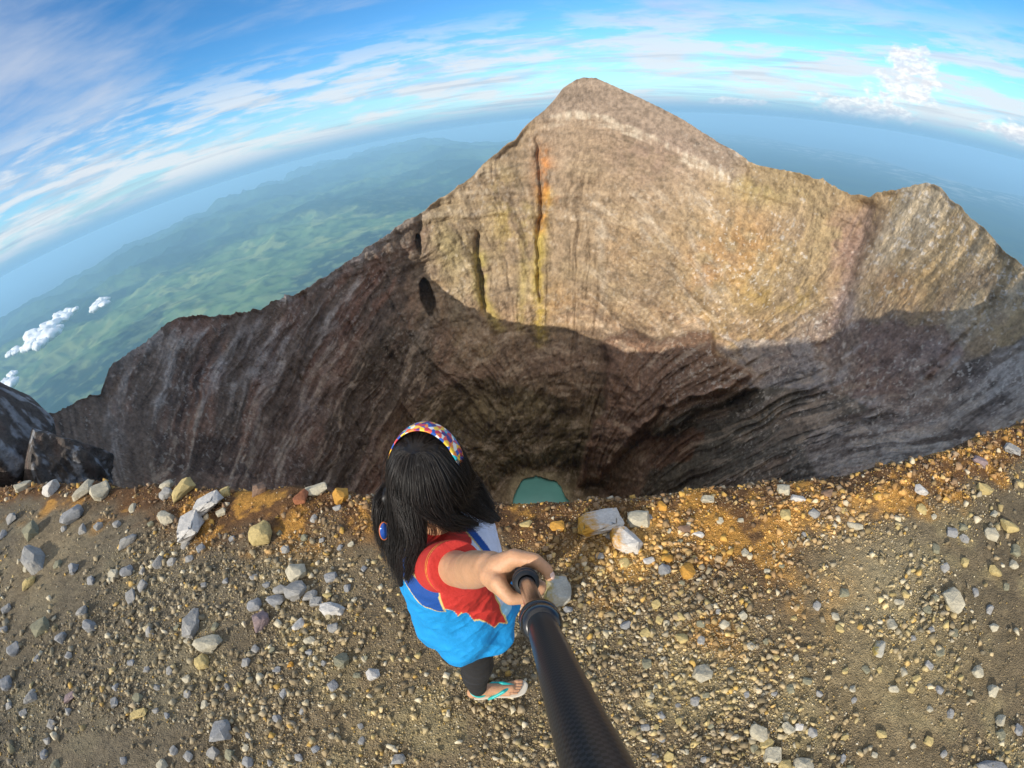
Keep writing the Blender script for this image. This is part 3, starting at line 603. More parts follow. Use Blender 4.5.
ST = [  # px, py, w, h, material, label, rotation
    (190, 522, 22, 26, 'white', 'large pale egg-shaped boulder near the rim, biggest stone beside the left path', 0),
    (34, 553, 17, 36, 'grey', 'long upright grey boulder at far left of the gravel', 0),
    (31, 528, 12, 16, 'green', 'small greenish stone touching top of the long grey boulder', 0),
    (28, 579, 12, 12, 'yellow', 'small yellow stone below the long grey boulder', 0),
    (72, 514, 20, 14, 'blue', 'flat bluish stone sunk in the rusty edge soil', 0),
    (84, 490, 22, 12, 'cream', 'long cream rock lying on the rim edge at left', 0),
    (101, 489, 16, 17, 'cream', 'upright cream rock on the rim leaning against the long one', 0),
    (52, 487, 15, 13, 'white', 'small whitish rock alone on the rim at far left', 20),
    (24, 485, 15, 10, 'cream', 'small buff rock on the rim beside the dark outcrop', 0),
    (166, 484, 13, 9, 'cream', 'small cream rock on the rim behind an orange one', 0),
    (166, 492, 12, 9, 'grey', 'small grey rock just under the cream rim rock', 0),
    (182, 488, 24, 14, 'yellow', 'ochre rock on the rim left of the white pair', 25),
    (208, 503, 28, 15, 'white', 'white flat rock behind the egg-shaped boulder', 0),
    (166, 515, 15, 12, 'cream', 'small cream stone left of the egg-shaped boulder', 0),
    (224, 488, 9, 8, 'yellow', 'tiny yellow rock on the rim', 0),
    (258, 485, 15, 12, 'brown', 'brown lump on the rim edge', 0),
    (260, 531, 20, 20, 'yellow', 'bright yellow stone in the rust patch right of the pale boulder', 0),
    (302, 497, 15, 13, 'rust', 'rusty red rock on the rim behind the woman', 0),
    (316, 488, 21, 10, 'cream', 'pale flat rock topping the rim cluster behind the woman', 0),
    (341, 493, 15, 17, 'orange', 'orange rock on the rim nearest the black hair', 0),
    (190, 616, 14, 26, 'grey', 'narrow upright grey stone in the middle left gravel', -10),
    (206, 640, 26, 18, 'cream', 'cream stone just right of the narrow grey stone', 0),
    (200, 657, 12, 16, 'yellow', 'yellow wedge under the cream stone', 0),
    (219, 725, 19, 24, 'blue', 'blue-grey rounded stone low in the left gravel', 0),
    (136, 711, 17, 10, 'yellow', 'yellowish slab near the bottom at left', 0),
    (87, 621, 10, 16, 'blue', 'blue-grey stone standing in the left gravel', 0),
    (40, 623, 14, 18, 'green', 'round olive stone at the left border', 0),
    (126, 537, 17, 11, 'grey', 'grey stone above the dusty hollow', 0),
    (124, 567, 11, 11, 'blue', 'small blue-grey stone right of the dusty hollow', 0),
    (155, 557, 10, 12, 'grey', 'small grey stone below the egg-shaped boulder', 0),
    (127, 590, 8, 17, 'grey', 'slender grey stone standing right of the hollow', 0),
    (296, 569, 19, 17, 'cream', 'greenish white block at top of the stone cluster', 0),
    (295, 586, 21, 18, 'grey', 'large grey block in the middle of the stone cluster', 0),
    (274, 597, 17, 12, 'blue', 'blue-grey stone at the left of the stone cluster', 0),
    (279, 587, 12, 9, 'grey', 'small stone wedged left of the large grey block', 0),
    (309, 592, 14, 11, 'grey', 'grey stone touching right of the large grey block', 0),
    (315, 599, 12, 9, 'grey', 'small grey stone under the touching one', 0),
    (331, 606, 24, 14, 'white', 'white flat stone at lower right of the cluster', 0),
    (330, 574, 12, 9, 'blue', 'small bluish stone right of the greenish block', 0),
    (259, 615, 16, 18, 'purple', 'purplish stone at lower left of the cluster', 20),
    (253, 602, 13, 12, 'blue', 'dark blue stone left of the purplish one', 0),
    (297, 621, 14, 9, 'white', 'pale chip below the stone cluster', 25),
    (332, 625, 10, 10, 'grey', 'grey cube-like pebble under the white flat stone', 0),
    (372, 671, 13, 13, 'white', 'pale angular stone left of the sandalled foot', 0),
    (341, 656, 14, 16, 'green', 'olive stone left of the woman\'s leg', 0),
    (326, 593, 9, 6, 'yellow', 'flat yellowish chip above the white flat stone', 0),
    (308, 637, 11, 8, 'cream', 'cream pebble under the grey ones', 0),
    (289, 662, 6, 6, 'orange', 'tiny bright orange pebble in the left gravel', 0),
    (600, 521, 46, 24, 'whiteorange', 'large white and orange rock on the rim right of the woman', 22),
    (626, 536, 32, 24, 'whiteorange', 'angular white rock in front of the large orange one', 0),
    (639, 515, 21, 15, 'cream', 'buff rock behind the two white rocks', 0),
    (557, 584, 26, 38, 'yellowgrey', 'tall yellow and grey stone behind the hand', 0),
    (557, 524, 14, 10, 'orange', 'orange stone left of the large rim rock', 0),
    (526, 524, 12, 7, 'yellow', 'ochre chip in the rust soil above the hand', 0),
    (649, 557, 11, 7, 'white', 'white oval pebble under the angular white rock', 20),
    (665, 566, 12, 11, 'blue', 'blue-grey angular stone below the angular white rock', 0),
    (688, 566, 15, 17, 'orange', 'bright orange stone right of the blue-grey one', 0),
    (668, 555, 11, 9, 'orange', 'dull orange stone above the blue-grey one', 0),
    (686, 526, 15, 7, 'brown', 'flat tan slab right of the white rocks', 0),
    (699, 531, 11, 6, 'white', 'small white chip beside the tan slab', -20),
    (708, 497, 13, 7, 'cream', 'pale rock on the rim at the right slope', 0),
    (663, 503, 10, 8, 'orange', 'orange lump on the rim above the tan slab', 0),
    (784, 487, 12, 9, 'cream', 'cream rock at the rim above the rusty hollow', 0),
    (798, 496, 15, 7, 'white', 'white slab at the rim beside the cream rock', 0),
    (785, 513, 10, 10, 'yellow', 'yellow stone in the rusty hollow', 0),
    (827, 492, 12, 8, 'brown', 'brown stone on the rim right of the white slab', 0),
    (857, 520, 15, 8, 'cream', 'cream slab at the top of the pale scree', 0),
    (922, 487, 13, 10, 'white', 'white block near the rim at far right', 0),
    (985, 485, 15, 13, 'yellow', 'sulphur yellow block near the rim at far right', 0),
    (1010, 522, 18, 15, 'yellow', 'large yellow stone at the right border', 0),
    (993, 529, 13, 15, 'cream', 'whitish block left of the large yellow stone', 0),
    (979, 461, 15, 10, 'purple', 'purplish rock on the rim at far right', 0),
    (1013, 447, 16, 10, 'grey', 'grey rock on the rim in the right corner', 0),
    (910, 588, 8, 8, 'yellow', 'small yellow pebble on the pale scree', 0),
    (904, 596, 10, 7, 'cream', 'cream pebble under the small yellow one', 0),
    (845, 590, 9, 10, 'green', 'greenish pebble at the left of the pale scree', 0),
    (840, 626, 9, 8, 'yellow', 'deep yellow pebble casting a dark shadow', 0),
    (881, 643, 12, 20, 'yellowgrey', 'grey and yellow stone with a long dark shadow', 0),
    (955, 595, 15, 22, 'cream', 'slanting cream splinter at far right', 35),
    (997, 567, 13, 12, 'yellow', 'pale yellow cube-like stone at the right border', 0),
    (703, 669, 19, 16, 'cream', 'rounded cream stone right of the pole', 25),
    (682, 635, 13, 11, 'yellow', 'ochre stone right of the pole', 0),
    (760, 729, 20, 14, 'cream', 'tilted buff slab above the bottom cluster', -35),
    (768, 740, 14, 12, 'yellow', 'yellow block under the tilted buff slab', 0),
    (774, 751, 17, 18, 'cream', 'cream block in the bottom cluster', 0),
    (790, 725, 13, 12, 'cream', 'oval cream stone right of the tilted slab', 20),
    (801, 724, 9, 8, 'white', 'small white round stone beside the oval one', 0),
    (806, 760, 20, 16, 'cream', 'large stone cut by the bottom border', 0),
    (787, 762, 13, 14, 'yellow', 'yellowish stone between the cream bottom blocks', 0),
    (626, 622, 11, 9, 'blue', 'blue-grey pebble right of the pole ring', 0),
    (647, 660, 9, 12, 'green', 'olive pebble beside the pole', 0),
    (568, 607, 9, 7, 'blue', 'small blue-grey pebble below the stone behind the hand', 0),
    (995, 762, 30, 18, 'blue', 'dark blue-grey boulder in the bottom right corner', 0),
    (885, 730, 12, 10, 'yellow', 'yellow pebble near the bottom right', 0),
    (898, 684, 10, 9, 'cream', 'cream pebble low in the right gravel', 0),
    (397, 756, 14, 12, 'grey', 'grey stone at the bottom below the foot', 0),
    (66, 693, 11, 11, 'purple', 'purplish pebble at lower left', 0),
]
for i, s_ in enumerate(ST): stone(*s_[:7], seed=i * 5 % 12)
# smaller loose stones that nothing tells apart
rs = random.Random(5); small = []
used = [(s_[0], s_[1]) for s_ in ST]
tries = 0
while len(small) < 200 and tries < 4000:
    tries += 1
    px, py = rs.uniform(2, 1022), rs.uniform(505, 766)
    if any(abs(px - a) < 11 and abs(py - b) < 11 for a, b in used) or (370 < px < 640 and not (560 < px and py < 560) ): continue
    p = on_ground(px, py)
    if p[1] > edge_y(p[0]) - .1: continue
    if (820 < px < 930 and 530 < py < 660) or (40 < px < 110 and 530 < py < 610):
        if rs.random() < .8: continue
    used.append((px, py)); small.append((px, py))
KINDS = [('grey', 'small grey loose stone lying among the gravel'), ('cream', 'small cream loose stone lying among the gravel'), ('green', 'small olive loose stone lying among the gravel'), ('yellow', 'small ochre loose stone lying among the gravel'), ('blue', 'small blue-grey loose stone lying among the gravel')]
for i, (px, py) in enumerate(small):
    w = rs.choice([(5, 5), (6, 5), (7, 6), (6, 8), (8, 7), (9, 7), (5, 6), (10, 9)])
    left = px < 450
    kk = rs.choices(range(5), [5, 1.5, 2, .6, 3] if left else [3, 3, 2, 2, 1])[0]
    mt_, lab = KINDS[kk]
    stone(int(px), int(py), w[0], w[1], mt_, lab, rs.uniform(0, 180), name='loose_stone', group=lab.replace('stone lying', 'stones lying'), seed=i % 12, lift=.35)

# dark outcrop on the rim at the left border
oc_m = mat('outcrop_rock', attr=True, rough=.9, spec=.2, bump=[(1.5, .9, .35, 'noise'), (7, .8, .08, 'noise')], vary=[(1.2, .3, 8), (6, .3, 8)])
def outcrop(name, px, py, wpx, hpx, dist, label, seed, whites):
    c = at(px, py, dist); k = dist / 7.9 * math.pi / 180; a, b = wpx * k / 2, hpx * k / 2
    bm = bmesh.new(); bmesh.ops.create_icosphere(bm, subdivisions=6, radius=1)
    co = np.array([v.co[:] for v in bm.verts])
    n = fbm(co[:, 0] * 1.1 + seed, co[:, 1] * 1.1, co[:, 2] * 1.1, 4, seed); r = ridged(co[:, 0] * 1.7, co[:, 1] * 1.7 + seed, co[:, 2] * 1.7, 5, seed + 3)
    co2 = co * (1 + .38 * n + .24 * r)[:, None]
    # facets
    for q in range(9):
        rr_ = random.Random(seed * 31 + q); nrm = np.array([rr_.gauss(0, 1), rr_.gauss(0, 1), rr_.gauss(0, .8)]); nrm /= np.linalg.norm(nrm)
        dd = co2 @ nrm - .78; co2 -= np.maximum(dd, 0)[:, None] * nrm * .85
    me = bpy.data.meshes.new(name); 
    for v, q in zip(bm.verts, co2): v.co = q
    bm.to_mesh(me); bm.free()
    me.polygons.foreach_set('use_smooth', [True] * len(me.polygons))
    w = fbm(co2[:, 0] * 3.2 + seed, co2[:, 1] * 3.2, co2[:, 2] * 1.7, 5, seed + 7, .65)
    col = np.zeros((len(co2), 3)) + np.array([.10, .088, .08]); col = mixc(col, [.27, .28, .30], sm(whites, whites + .16, w)); col = mixc(col, [.14, .10, .085], .6 * sm(.1, .4, -w))
    set_col(me, col); me.materials.append(oc_m)
    o = bpy.data.objects.new(name, me); C.objects.link(o); o.location = c
    o.scale = (a, a, b); o.rotation_euler = (0, 0, -math.atan2(c[0], c[1]))
    return tag(o, label, 'rock outcrop')
outcrop('rock_outcrop', 8, 452, 105, 118, 11.5, 'tall dark rock outcrop with whitish faces at the left border', 4, .08)
outcrop('rock_outcrop', 64, 480, 78, 92, 10.0, 'lower dark outcrop with a pale streak, right of the tall one', 9, .12)

# ------------------------------------------------------------------ low clouds over the lowland
cl_m = mat('cloud_white', (.86, .88, .9), rough=1, spec=0)
def cloud(px, py, el_h, w, h, n, label, seed, group=None):
    a = pdir(px, py); dist = abs(el_h / a[2]); c = a * dist; k = dist / 7.9 * math.pi / 180
    rnd = random.Random(seed); bm = bmesh.new()
    for i in range(n):
        s_ = rnd.uniform(.35, 1) * h * k * .5
        m_ = Matrix.Translation((rnd.gauss(0, .32) * w * k, rnd.gauss(0, .8) * w * k, rnd.uniform(0, .5) * s_)) @ Matrix.Diagonal((s_ * 1.5, s_ * 1.5, s_ * .7, 1))
        bmesh.ops.create_icosphere(bm, subdivisions=3, radius=1, matrix=m_)
    co = np.array([v.co[:] for v in bm.verts]); bm.normal_update(); L_ = h * k * .3
    nn = fbm(co[:, 0] / L_, co[:, 1] / L_, co[:, 2] / L_ + seed, 4, seed)
    for v, q in zip(bm.verts, nn): v.co += v.normal * q * L_ * .9
    me = bpy.data.meshes.new('cumulus_cloud'); bm.to_mesh(me); bm.free(); me.polygons.foreach_set('use_smooth', [True] * len(me.polygons))
    me.materials.append(cl_m)
    o = bpy.data.objects.new('cumulus_cloud', me); C.objects.link(o); o.location = c; o.rotation_euler = (0, 0, -math.atan2(c[0], c[1]))
    return tag(o, label, 'cloud', group)
cloud(42, 336, -1300, 22, 12, 60, 'largest white cumulus cloud floating over the green lowland at left', 1)
cloud(64, 317, -1300, 15, 7, 40, 'thin white cloud just above the largest lowland cloud', 2)
cloud(6, 388, -1300, 12, 9, 30, 'small white cloud low over fields at the left border', 3)
cloud(14, 352, -1300, 7, 6, 12, 'little cloud puff left of the largest lowland cloud', 4)
cloud(98, 305, -1300, 10, 7, 50, 'long faint cloud wisp stretching towards the mountains', 5)
cloud(13, 374, -1300, 5, 6, 8, 'tiny cloud puff above the border cloud', 6)
SCRIPT_TAIL = True

# ------------------------------------------------------------------ the woman
def V3(*a): return np.array(a, float)
_b = bmesh.new(); bmesh.ops.create_icosphere(_b, subdivisions=4, radius=1); _b.verts.ensure_lookup_table()
SPH_V = np.array([v.co[:] for v in _b.verts]); SPH_F = np.array([[v.index for v in f.verts] for f in _b.faces]); _b.free()
CYL_A = np.linspace(0, 2 * math.pi, 32, endpoint=False)
def capsule_union(name, chains, voxel, smooth=4, extra=None, factor=.5):
    """one closed surface grown round chains of (point, radius); extra: [(centre, (rx, ry, rz), rotation)] ellipsoids"""
    VV, FF, n_ = [], [], 0
    def ball(p, r, rot=None):
        nonlocal n_
        v = SPH_V * (np.array(r) if hasattr(r, '__len__') else r)
        if rot is not None: v = v @ np.array(rot).T
        VV.append(v + np.array(p)); FF.append(SPH_F + n_); n_ += len(v)
    for ch in chains:
        for (p, r) in ch: ball(p, r)
        for (p, r), (q, s) in zip(ch, ch[1:]):
            p, q = np.array(p), np.array(q); L_ = np.linalg.norm(q - p)
            if L_ < 1e-5: continue
            d = (q - p) / L_; a_ = np.cross(d, (1, 0, 0) if abs(d[0]) < .8 else (0, 1, 0)); a_ /= np.linalg.norm(a_); b_ = np.cross(d, a_)
            ci = np.cos(CYL_A)[:, None] * a_ + np.sin(CYL_A)[:, None] * b_; k_ = len(CYL_A)
            # ring radii of the cone that is tangent to both balls
            VV.append(np.concatenate([p + ci * r, q + ci * s, [p, q]])); i_ = np.arange(k_); i2 = (i_ + 1) % k_
            FF.append(np.concatenate([np.stack([i_, i2, i2 + k_], 1), np.stack([i_, i2 + k_, i_ + k_], 1), np.stack([i2, i_, 0 * i_ + 2 * k_], 1), np.stack([i_ + k_, i2 + k_, 0 * i_ + 2 * k_ + 1], 1)]) + n_); n_ += 2 * k_ + 2
    for e in (extra or []): ball(*e)
    tmp = mesh_obj('tmp', np.concatenate(VV), np.concatenate(FF)); me = tmp.data; bpy.data.objects.remove(tmp)
    o = bpy.data.objects.new(name + '_src', me); C.objects.link(o)
    m = o.modifiers.new('r', 'REMESH'); m.mode = 'VOXEL'; m.voxel_size = voxel; m.use_smooth_shade = True
    s_ = o.modifiers.new('s', 'SMOOTH'); s_.factor = factor; s_.iterations = smooth
    dg = bpy.context.evaluated_depsgraph_get(); me2 = bpy.data.meshes.new_from_object(o.evaluated_get(dg)); me2.name = name
    bpy.data.objects.remove(o); bpy.data.meshes.remove(me)
    me2.materials.clear(); me2.polygons.foreach_set('use_smooth', [True] * len(me2.polygons))
    return me2
def get_co(me):
    a = np.empty(len(me.vertices) * 3, np.float32); me.vertices.foreach_get('co', a); return a.reshape(-1, 3).astype(float)
def set_co(me, co): me.vertices.foreach_set('co', co.astype(np.float32).ravel()); me.update()
def get_no(me):
    a = np.empty(len(me.vertices) * 3, np.float32); me.vertices.foreach_get('normal', a); return a.reshape(-1, 3).astype(float)

HC = at(525, 579, .60)                                   # middle of the fist, on the pole
PE = at(596, 767, .165)                                  # the pole close under the lens
AX = (PE - HC) / np.linalg.norm(PE - HC)
vdir = HC / np.linalg.norm(HC)
E1 = Rv - vdir * (Rv @ vdir); E1 /= np.linalg.norm(E1); E1 -= AX * (E1 @ AX); E1 /= np.linalg.norm(E1)
E2 = np.cross(AX, E1); 
if E2 @ Uv < 0: E2 = -E2
def hp(a, b, w_): return HC + (a * E1 + b * E2 - w_ * AX) * .01
sh_r = at(437, 563, 1.15); elb = at(465, 571, .90); wri = hp(-4.6, 1.0, 5.2)
sh_l = V3(-.27, .97, G + 1.24); neckb = V3(-.265, .79, G + 1.25); head_c = V3(-.245, .82, G + 1.465)
hips = V3(-.27, .80, G + .86)
rk, ra = V3(-.285, .715, G + .47), V3(-.345, .735, G + .085)
lk_, la = V3(-.23, .99, G + .47), V3(-.27, 1.215, G + .085)
chains = [
    [(neckb - V3(0, 0, .04), .055), (head_c - V3(0, .0, .09), .050)],
    [(neckb - V3(0, 0, .05), .06), (sh_r * .6 + neckb * .4 - V3(0, 0, .045), .05), (sh_r - V3(0, 0, .02), .050), (sh_r * .5 + elb * .5, .042), (elb, .036), (elb * .55 + wri * .45, .034), (wri, .0235)],
    [(neckb - V3(0, 0, .05), .06), (sh_l, .048), (V3(-.27, 1.06, G + 1.0), .036), (V3(-.18, 1.03, G + .80), .024), (V3(-.15, 1.02, G + .74), .026)],
    [(neckb - V3(0, 0, .08), .09), (V3(-.265, .80, G + 1.1), .105), (V3(-.265, .80, G + .98), .095), (hips, .12)],
    [(hips + V3(0, -.07, 0), .095), (rk, .056), (rk * .6 + ra * .4 + V3(-.012, 0, 0), .052), (ra, .033)],
    [(hips + V3(0, .07, 0), .095), (lk_, .056), (lk_ * .6 + la * .4, .052), (la, .033)],
    # right hand
    [(wri, .0225), (hp(-4.2, .2, 3.2), .020), (hp(-3.5, -.6, .9), .0125)], [(wri, .021), (hp(-3.9, -.9, 2.6), .0135)], [(wri, .021), (hp(-3.9, -1.0, 4.4), .013)], [(wri, .020), (hp(-3.6, -.9, 6.0), .012)],
    [(wri + E1 * .006, .021), (hp(-3.4, 1.5, 2.6), .0175), (hp(-1.4, 2.75, 1.0), .0125), (hp(1.3, 2.45, .2), .0098), (hp(2.9, 1.1, .3), .0083), (hp(3.2, .2, .5), .0068)],
    [(hp(-3.5, -.6, .6), .0115), (hp(-1.9, -2.6, .2), .0095), (hp(.9, -2.55, .6), .0085), (hp(2.2, -1.5, 1.0), .0072)],
    [(hp(-3.9, -.9, 2.6), .0118), (hp(-2.0, -2.9, 2.3), .0098), (hp(1.0, -2.8, 2.6), .0088), (hp(2.4, -1.4, 2.9), .0075)],
    [(hp(-3.9, -1.0, 4.4), .0115), (hp(-2.0, -2.9, 4.2), .0095), (hp(.9, -2.7, 4.4), .0085), (hp(2.2, -1.4, 4.6), .0073)],
    [(hp(-3.6, -.9, 6.0), .0105), (hp(-1.9, -2.6, 6.0), .0085), (hp(.6, -2.5, 6.1), .0076), (hp(1.9, -1.4, 6.2), .0066)],
]
# left hand, relaxed beside the thigh
lw = V3(-.15, 1.02, G + .74)
for i, dx in enumerate((-.022, -.007, .008, .022)):
    L_ = (.062, .07, .066, .052)[i]
    chains.append([(lw + V3(dx * .8, 0, -.05), .010), (lw + V3(dx, -.008, -.05 - L_ * .55), .0078), (lw + V3(dx * 1.05, -.022, -.05 - L_), .0066)])
    chains.append([(lw, .018), (lw + V3(dx * .8, 0, -.05), .0115)])
chains.append([(lw + V3(.01, 0, -.005), .015), (lw + V3(.034, -.008, -.035), .0105), (lw + V3(.036, -.014, -.065), .008)])
# feet
def foot(ank, dirv, sgn):
    d = dirv / np.linalg.norm(dirv); n = V3(-d[1], d[0], 0) * sgn; b = V3(ank[0], ank[1], G + .028)
    out = [[(ank, .032), (b + d * .03 + V3(0, 0, .03), .032), (b + d * .10 + V3(0, 0, .015), .027), (b + d * .15 + V3(0, 0, .006), .021)],
           [(ank, .03), (b - d * .035 + V3(0, 0, .012), .029), (b + d * .06, .026), (b + d * .14 + n * .018, .018)], [(b + d * .05, .024), (b + d * .135 - n * .02, .017)]]
    for q, (off, fw, r) in enumerate([(.030, .205, .0115), (.013, .203, .0082), (-.001, .196, .0078), (-.014, .187, .0074), (-.027, .176, .0070)]):
        out.append([(b + d * .142 + n * off * .8 + V3(0, 0, -.002), r), (b + d * (fw - .022) + n * off + V3(0, 0, .003), r * .95), (b + d * fw * .985 + n * off + V3(0, 0, -.006), r * .9)])
    return out
fr = V3(1, .05, 0); fl = V3(.95, .12, 0)
chains += foot(ra, fr, 1) + foot(la, fl, -1)
hq = Matrix.Rotation(R_(18), 3, 'Z')
extra = [(head_c, (.072, .092, .108), None), (head_c + V3(0, .022, -.045), (.055, .068, .07), None), (head_c + V3(.0, .088, -.028), (.011, .014, .016), None), (head_c + V3(.0, .082, -.065), (.024, .012, .008), None), (head_c + V3(0, .066, -.105), (.024, .02, .016), None),
         (head_c + V3(.073, .002, -.015), (.008, .018, .03), None), (head_c + V3(-.073, .002, -.015), (.008, .018, .03), None),
         (hp(-3.4, .5, 3.6), (.022, .017, .03), None)]
skin = mat('skin', (.50, .275, .155), rough=.48, spec=.35, sss=.12, bump=[(55, .25, .004, 'noise'), (330, .35, .0018, 'noise')], vary=[(28, .13, 5), (210, .08, 4)])
bme = capsule_union('person', chains, .0024, 5, extra)
bme.materials.append(skin)
person = link(bpy.data.objects.new('person', bme))
tag(person, 'long-haired woman in red and blue jersey and black leggings, arm stretched to the pole', 'person')

def sub_ellipsoid(name, p, r, m, parent, rot=None, seg=3):
    bm = bmesh.new(); M_ = Matrix.Translation(Vector(p)) @ (rot.to_4x4() if rot is not None else Matrix.Identity(4)) @ Matrix.Diagonal((*r, 1))
    bmesh.ops.create_icosphere(bm, subdivisions=seg, radius=1, matrix=M_); me = bpy.data.meshes.new(name); bm.to_mesh(me); bm.free(); me.materials.append(m)
    me.polygons.foreach_set('use_smooth', [True] * len(me.polygons))
    return link(bpy.data.objects.new(name, me), parent)
nail_m = mat('nail', (.72, .50, .42), rough=.25, coat=.4)
tn = (hp(3.2, .2, .5) - hp(2.9, 1.1, .3)); tn /= np.linalg.norm(tn)
outw = E1 * .75 + AX * .65; outw -= tn * (outw @ tn); outw /= np.linalg.norm(outw); sd_ = np.cross(tn, outw)
sub_ellipsoid('fingernail', hp(3.15, .35, .45) + outw * .0062, (.0058, .0048, .0016), nail_m, person, Matrix((tuple(tn), tuple(sd_), tuple(outw))).transposed())
eye_w = mat('eye_white', (.8, .8, .78), rough=.2); eye_d = mat('eye_iris', (.03, .015, .01), rough=.1); lip_m = mat('lips', (.42, .14, .12), rough=.4)
for s_ in (-1, 1):
    e = sub_ellipsoid('eye', head_c + V3(.027 * s_, .080, -.004), (.014, .009, .008), eye_w, person)
    sub_ellipsoid('iris', head_c + V3(.027 * s_, .0875, -.004), (.006, .003, .006), eye_d, e)
sub_ellipsoid('mouth', head_c + V3(0, .091, -.066), (.022, .006, .006), lip_m, person)

# leggings
leg_m = mat('black_leggings', (.014, .014, .016), rough=.75, bump=[(60, .25, .006, 'noise'), (900, .3, .001, 'noise')])
lc = [[(hips + V3(0, -.07, .06), .108), (hips + V3(0, -.07, 0), .107), (rk, .064), (rk * .6 + ra * .4 + V3(-.012, 0, 0), .060), (ra + V3(0, 0, .035), .043)], [(hips + V3(0, .07, .06), .108), (hips + V3(0, .07, 0), .107), (lk_, .064), (lk_ * .6 + la * .4, .060), (la + V3(0, 0, .035), .043)]]
lme = capsule_union('leggings', lc, .005, 6); co = get_co(lme); no = get_no(lme)
co += no * (.004 * ridged(co[:, 0] * 6, co[:, 1] * 6, co[:, 2] * 22, 3, 4))[:, None]
set_co(lme, co); lme.materials.append(leg_m); link(bpy.data.objects.new('leggings', lme), person)

# shirt
def ring_union(rings, sleeves, voxel, smooth):
    """a trunk lofted through elliptic rings (centre, rx, ry), closed, joined with sleeve chains"""
    bm = bmesh.new(); n = 64; prev = None
    for (c, rx, ry) in rings:
        vs = [bm.verts.new((c[0] + rx * math.copysign(abs(math.cos(t)) ** .85, math.cos(t)), c[1] + ry * math.copysign(abs(math.sin(t)) ** .85, math.sin(t)), c[2])) for t in np.linspace(0, 2 * math.pi, n, endpoint=False)]
        if prev: 
            for i in range(n): bm.faces.new((prev[i], prev[(i + 1) % n], vs[(i + 1) % n], vs[i]))
        else: bm.faces.new(vs[::-1])
        prev = vs
    bm.faces.new(prev); bmesh.ops.recalc_face_normals(bm, faces=bm.faces[:])
    for ch in sleeves:
        for (p, r) in ch[:-1]: bmesh.ops.create_icosphere(bm, subdivisions=4, radius=r, matrix=Matrix.Translation(Vector(p)))
        for (p, r), (q, s) in zip(ch, ch[1:]):
            p, q = Vector(p), Vector(q); d = q - p
            bmesh.ops.create_cone(bm, cap_ends=True, segments=40, radius1=r, radius2=s, depth=d.length, matrix=Matrix.Translation((p + q) / 2) @ d.to_track_quat('Z', 'Y').to_matrix().to_4x4())
    me = bpy.data.meshes.new('x'); bm.to_mesh(me); bm.free(); o = bpy.data.objects.new('x', me); C.objects.link(o)
    m = o.modifiers.new('r', 'REMESH'); m.mode = 'VOXEL'; m.voxel_size = voxel; s_ = o.modifiers.new('s', 'SMOOTH'); s_.factor = .5; s_.iterations = smooth
    dg = bpy.context.evaluated_depsgraph_get(); me2 = bpy.data.meshes.new_from_object(o.evaluated_get(dg)); me2.name = 'shirt'
    bpy.data.objects.remove(o); bpy.data.meshes.remove(me); me2.materials.clear(); me2.polygons.foreach_set('use_smooth', [True] * len(me2.polygons))
    return me2
cuff = elb * .74 + sh_r * .26
cuff_dir = (elb - sh_r) / np.linalg.norm(elb - sh_r)
rings = [((-.262, .795, G + .755), .150, .175), ((-.262, .795, G + .785), .170, .195), ((-.262, .795, G + .88), .172, .197), ((-.262, .80, G + .98), .158, .185), ((-.260, .80, G + 1.08), .154, .184), ((-.258, .80, G + 1.15), .150, .186), ((-.262, .80, G + 1.20), .130, .182), ((-.268, .80, G + 1.245), .085, .150), ((-.270, .795, G + 1.285), .062, .085), ((-.272, .79, G + 1.30), .056, .062)]
sleeves = [[(neckb - V3(0, .05, .04), .06), (sh_r + V3(0, 0, -.022), .064), (sh_r * .55 + elb * .45, .060), (cuff, .062)], [(neckb - V3(0, -.05, .04), .06), (sh_l + V3(0, 0, -.01), .064), (V3(-.27, 1.045, G + 1.09), .06), (V3(-.265, 1.06, G + 1.03), .062)]]
sme = ring_union(rings, sleeves, .0032, 10)
co = get_co(sme); no = get_no(sme)
th = np.degrees(np.arctan2(co[:, 1] - .80, co[:, 0] + .262)); zl = co[:, 2] - G
wr = ridged(co[:, 0] * 5 + co[:, 2] * 4, co[:, 1] * 5, co[:, 2] * 7 - co[:, 0] * 6, 3, 44)
wr2 = ridged(co[:, 0] * 11 + co[:, 2] * 9, co[:, 1] * 9, co[:, 2] * 6, 2, 45)
co += no * ((.012 * wr + .006 * wr2) * sm(1.28, 1.12, zl))[:, None]
co += no * (.013 * np.sin(np.radians(th) * 7 + 3 * fbm(zl * 3, 0, 0, 2, 4)) * sm(.98, .80, zl))[:, None]
set_co(sme, co)
SHIRT_PAINT = []   # filled in below: how the printed panels lie on the cloth
x_, y_ = co[:, 0], co[:, 1]
red, mblue, cyan, white, gold, lcy = (.50, .035, .028), (.012, .07, .30), (.012, .26, .60), (.62, .66, .80), (.70, .42, .05), (.30, .55, .72)
pc = np.zeros((len(co), 3)) + np.array(cyan)
thn = th + 1.2 * fbm(co[:, 2] * 9, 0, 0, 2, 9)
zb = np.interp(thn, [-180, -122, -107, -91, -60], [1.23, 1.19, 1.145, 1.12, 1.12])
back = thn < -91
pc[back & (zl > zb)] = mblue
zr_ = np.interp(thn, [-91, -87, -82, -78, -74, -71, -66, -62, -56, -50, -45, -42], [1.15, 1.14, 1.085, 1.10, 1.095, 1.035, 1.03, 1.01, .94, .945, .915, .90])
rp_ = (thn > -91) & (thn < -42) & (zl > zr_); pc[rp_] = red
fr_ = (thn > -42) & (thn < 60); pc[fr_] = lcy; pc[fr_ & (zl > 1.0)] = white; pc[fr_ & (zl < .93)] = cyan
f_ = x_ + .82 * y_
yk = (zl > 1.235); pc[yk] = red
top = (zl > 1.12) & (thn > -50) & (thn < 100)
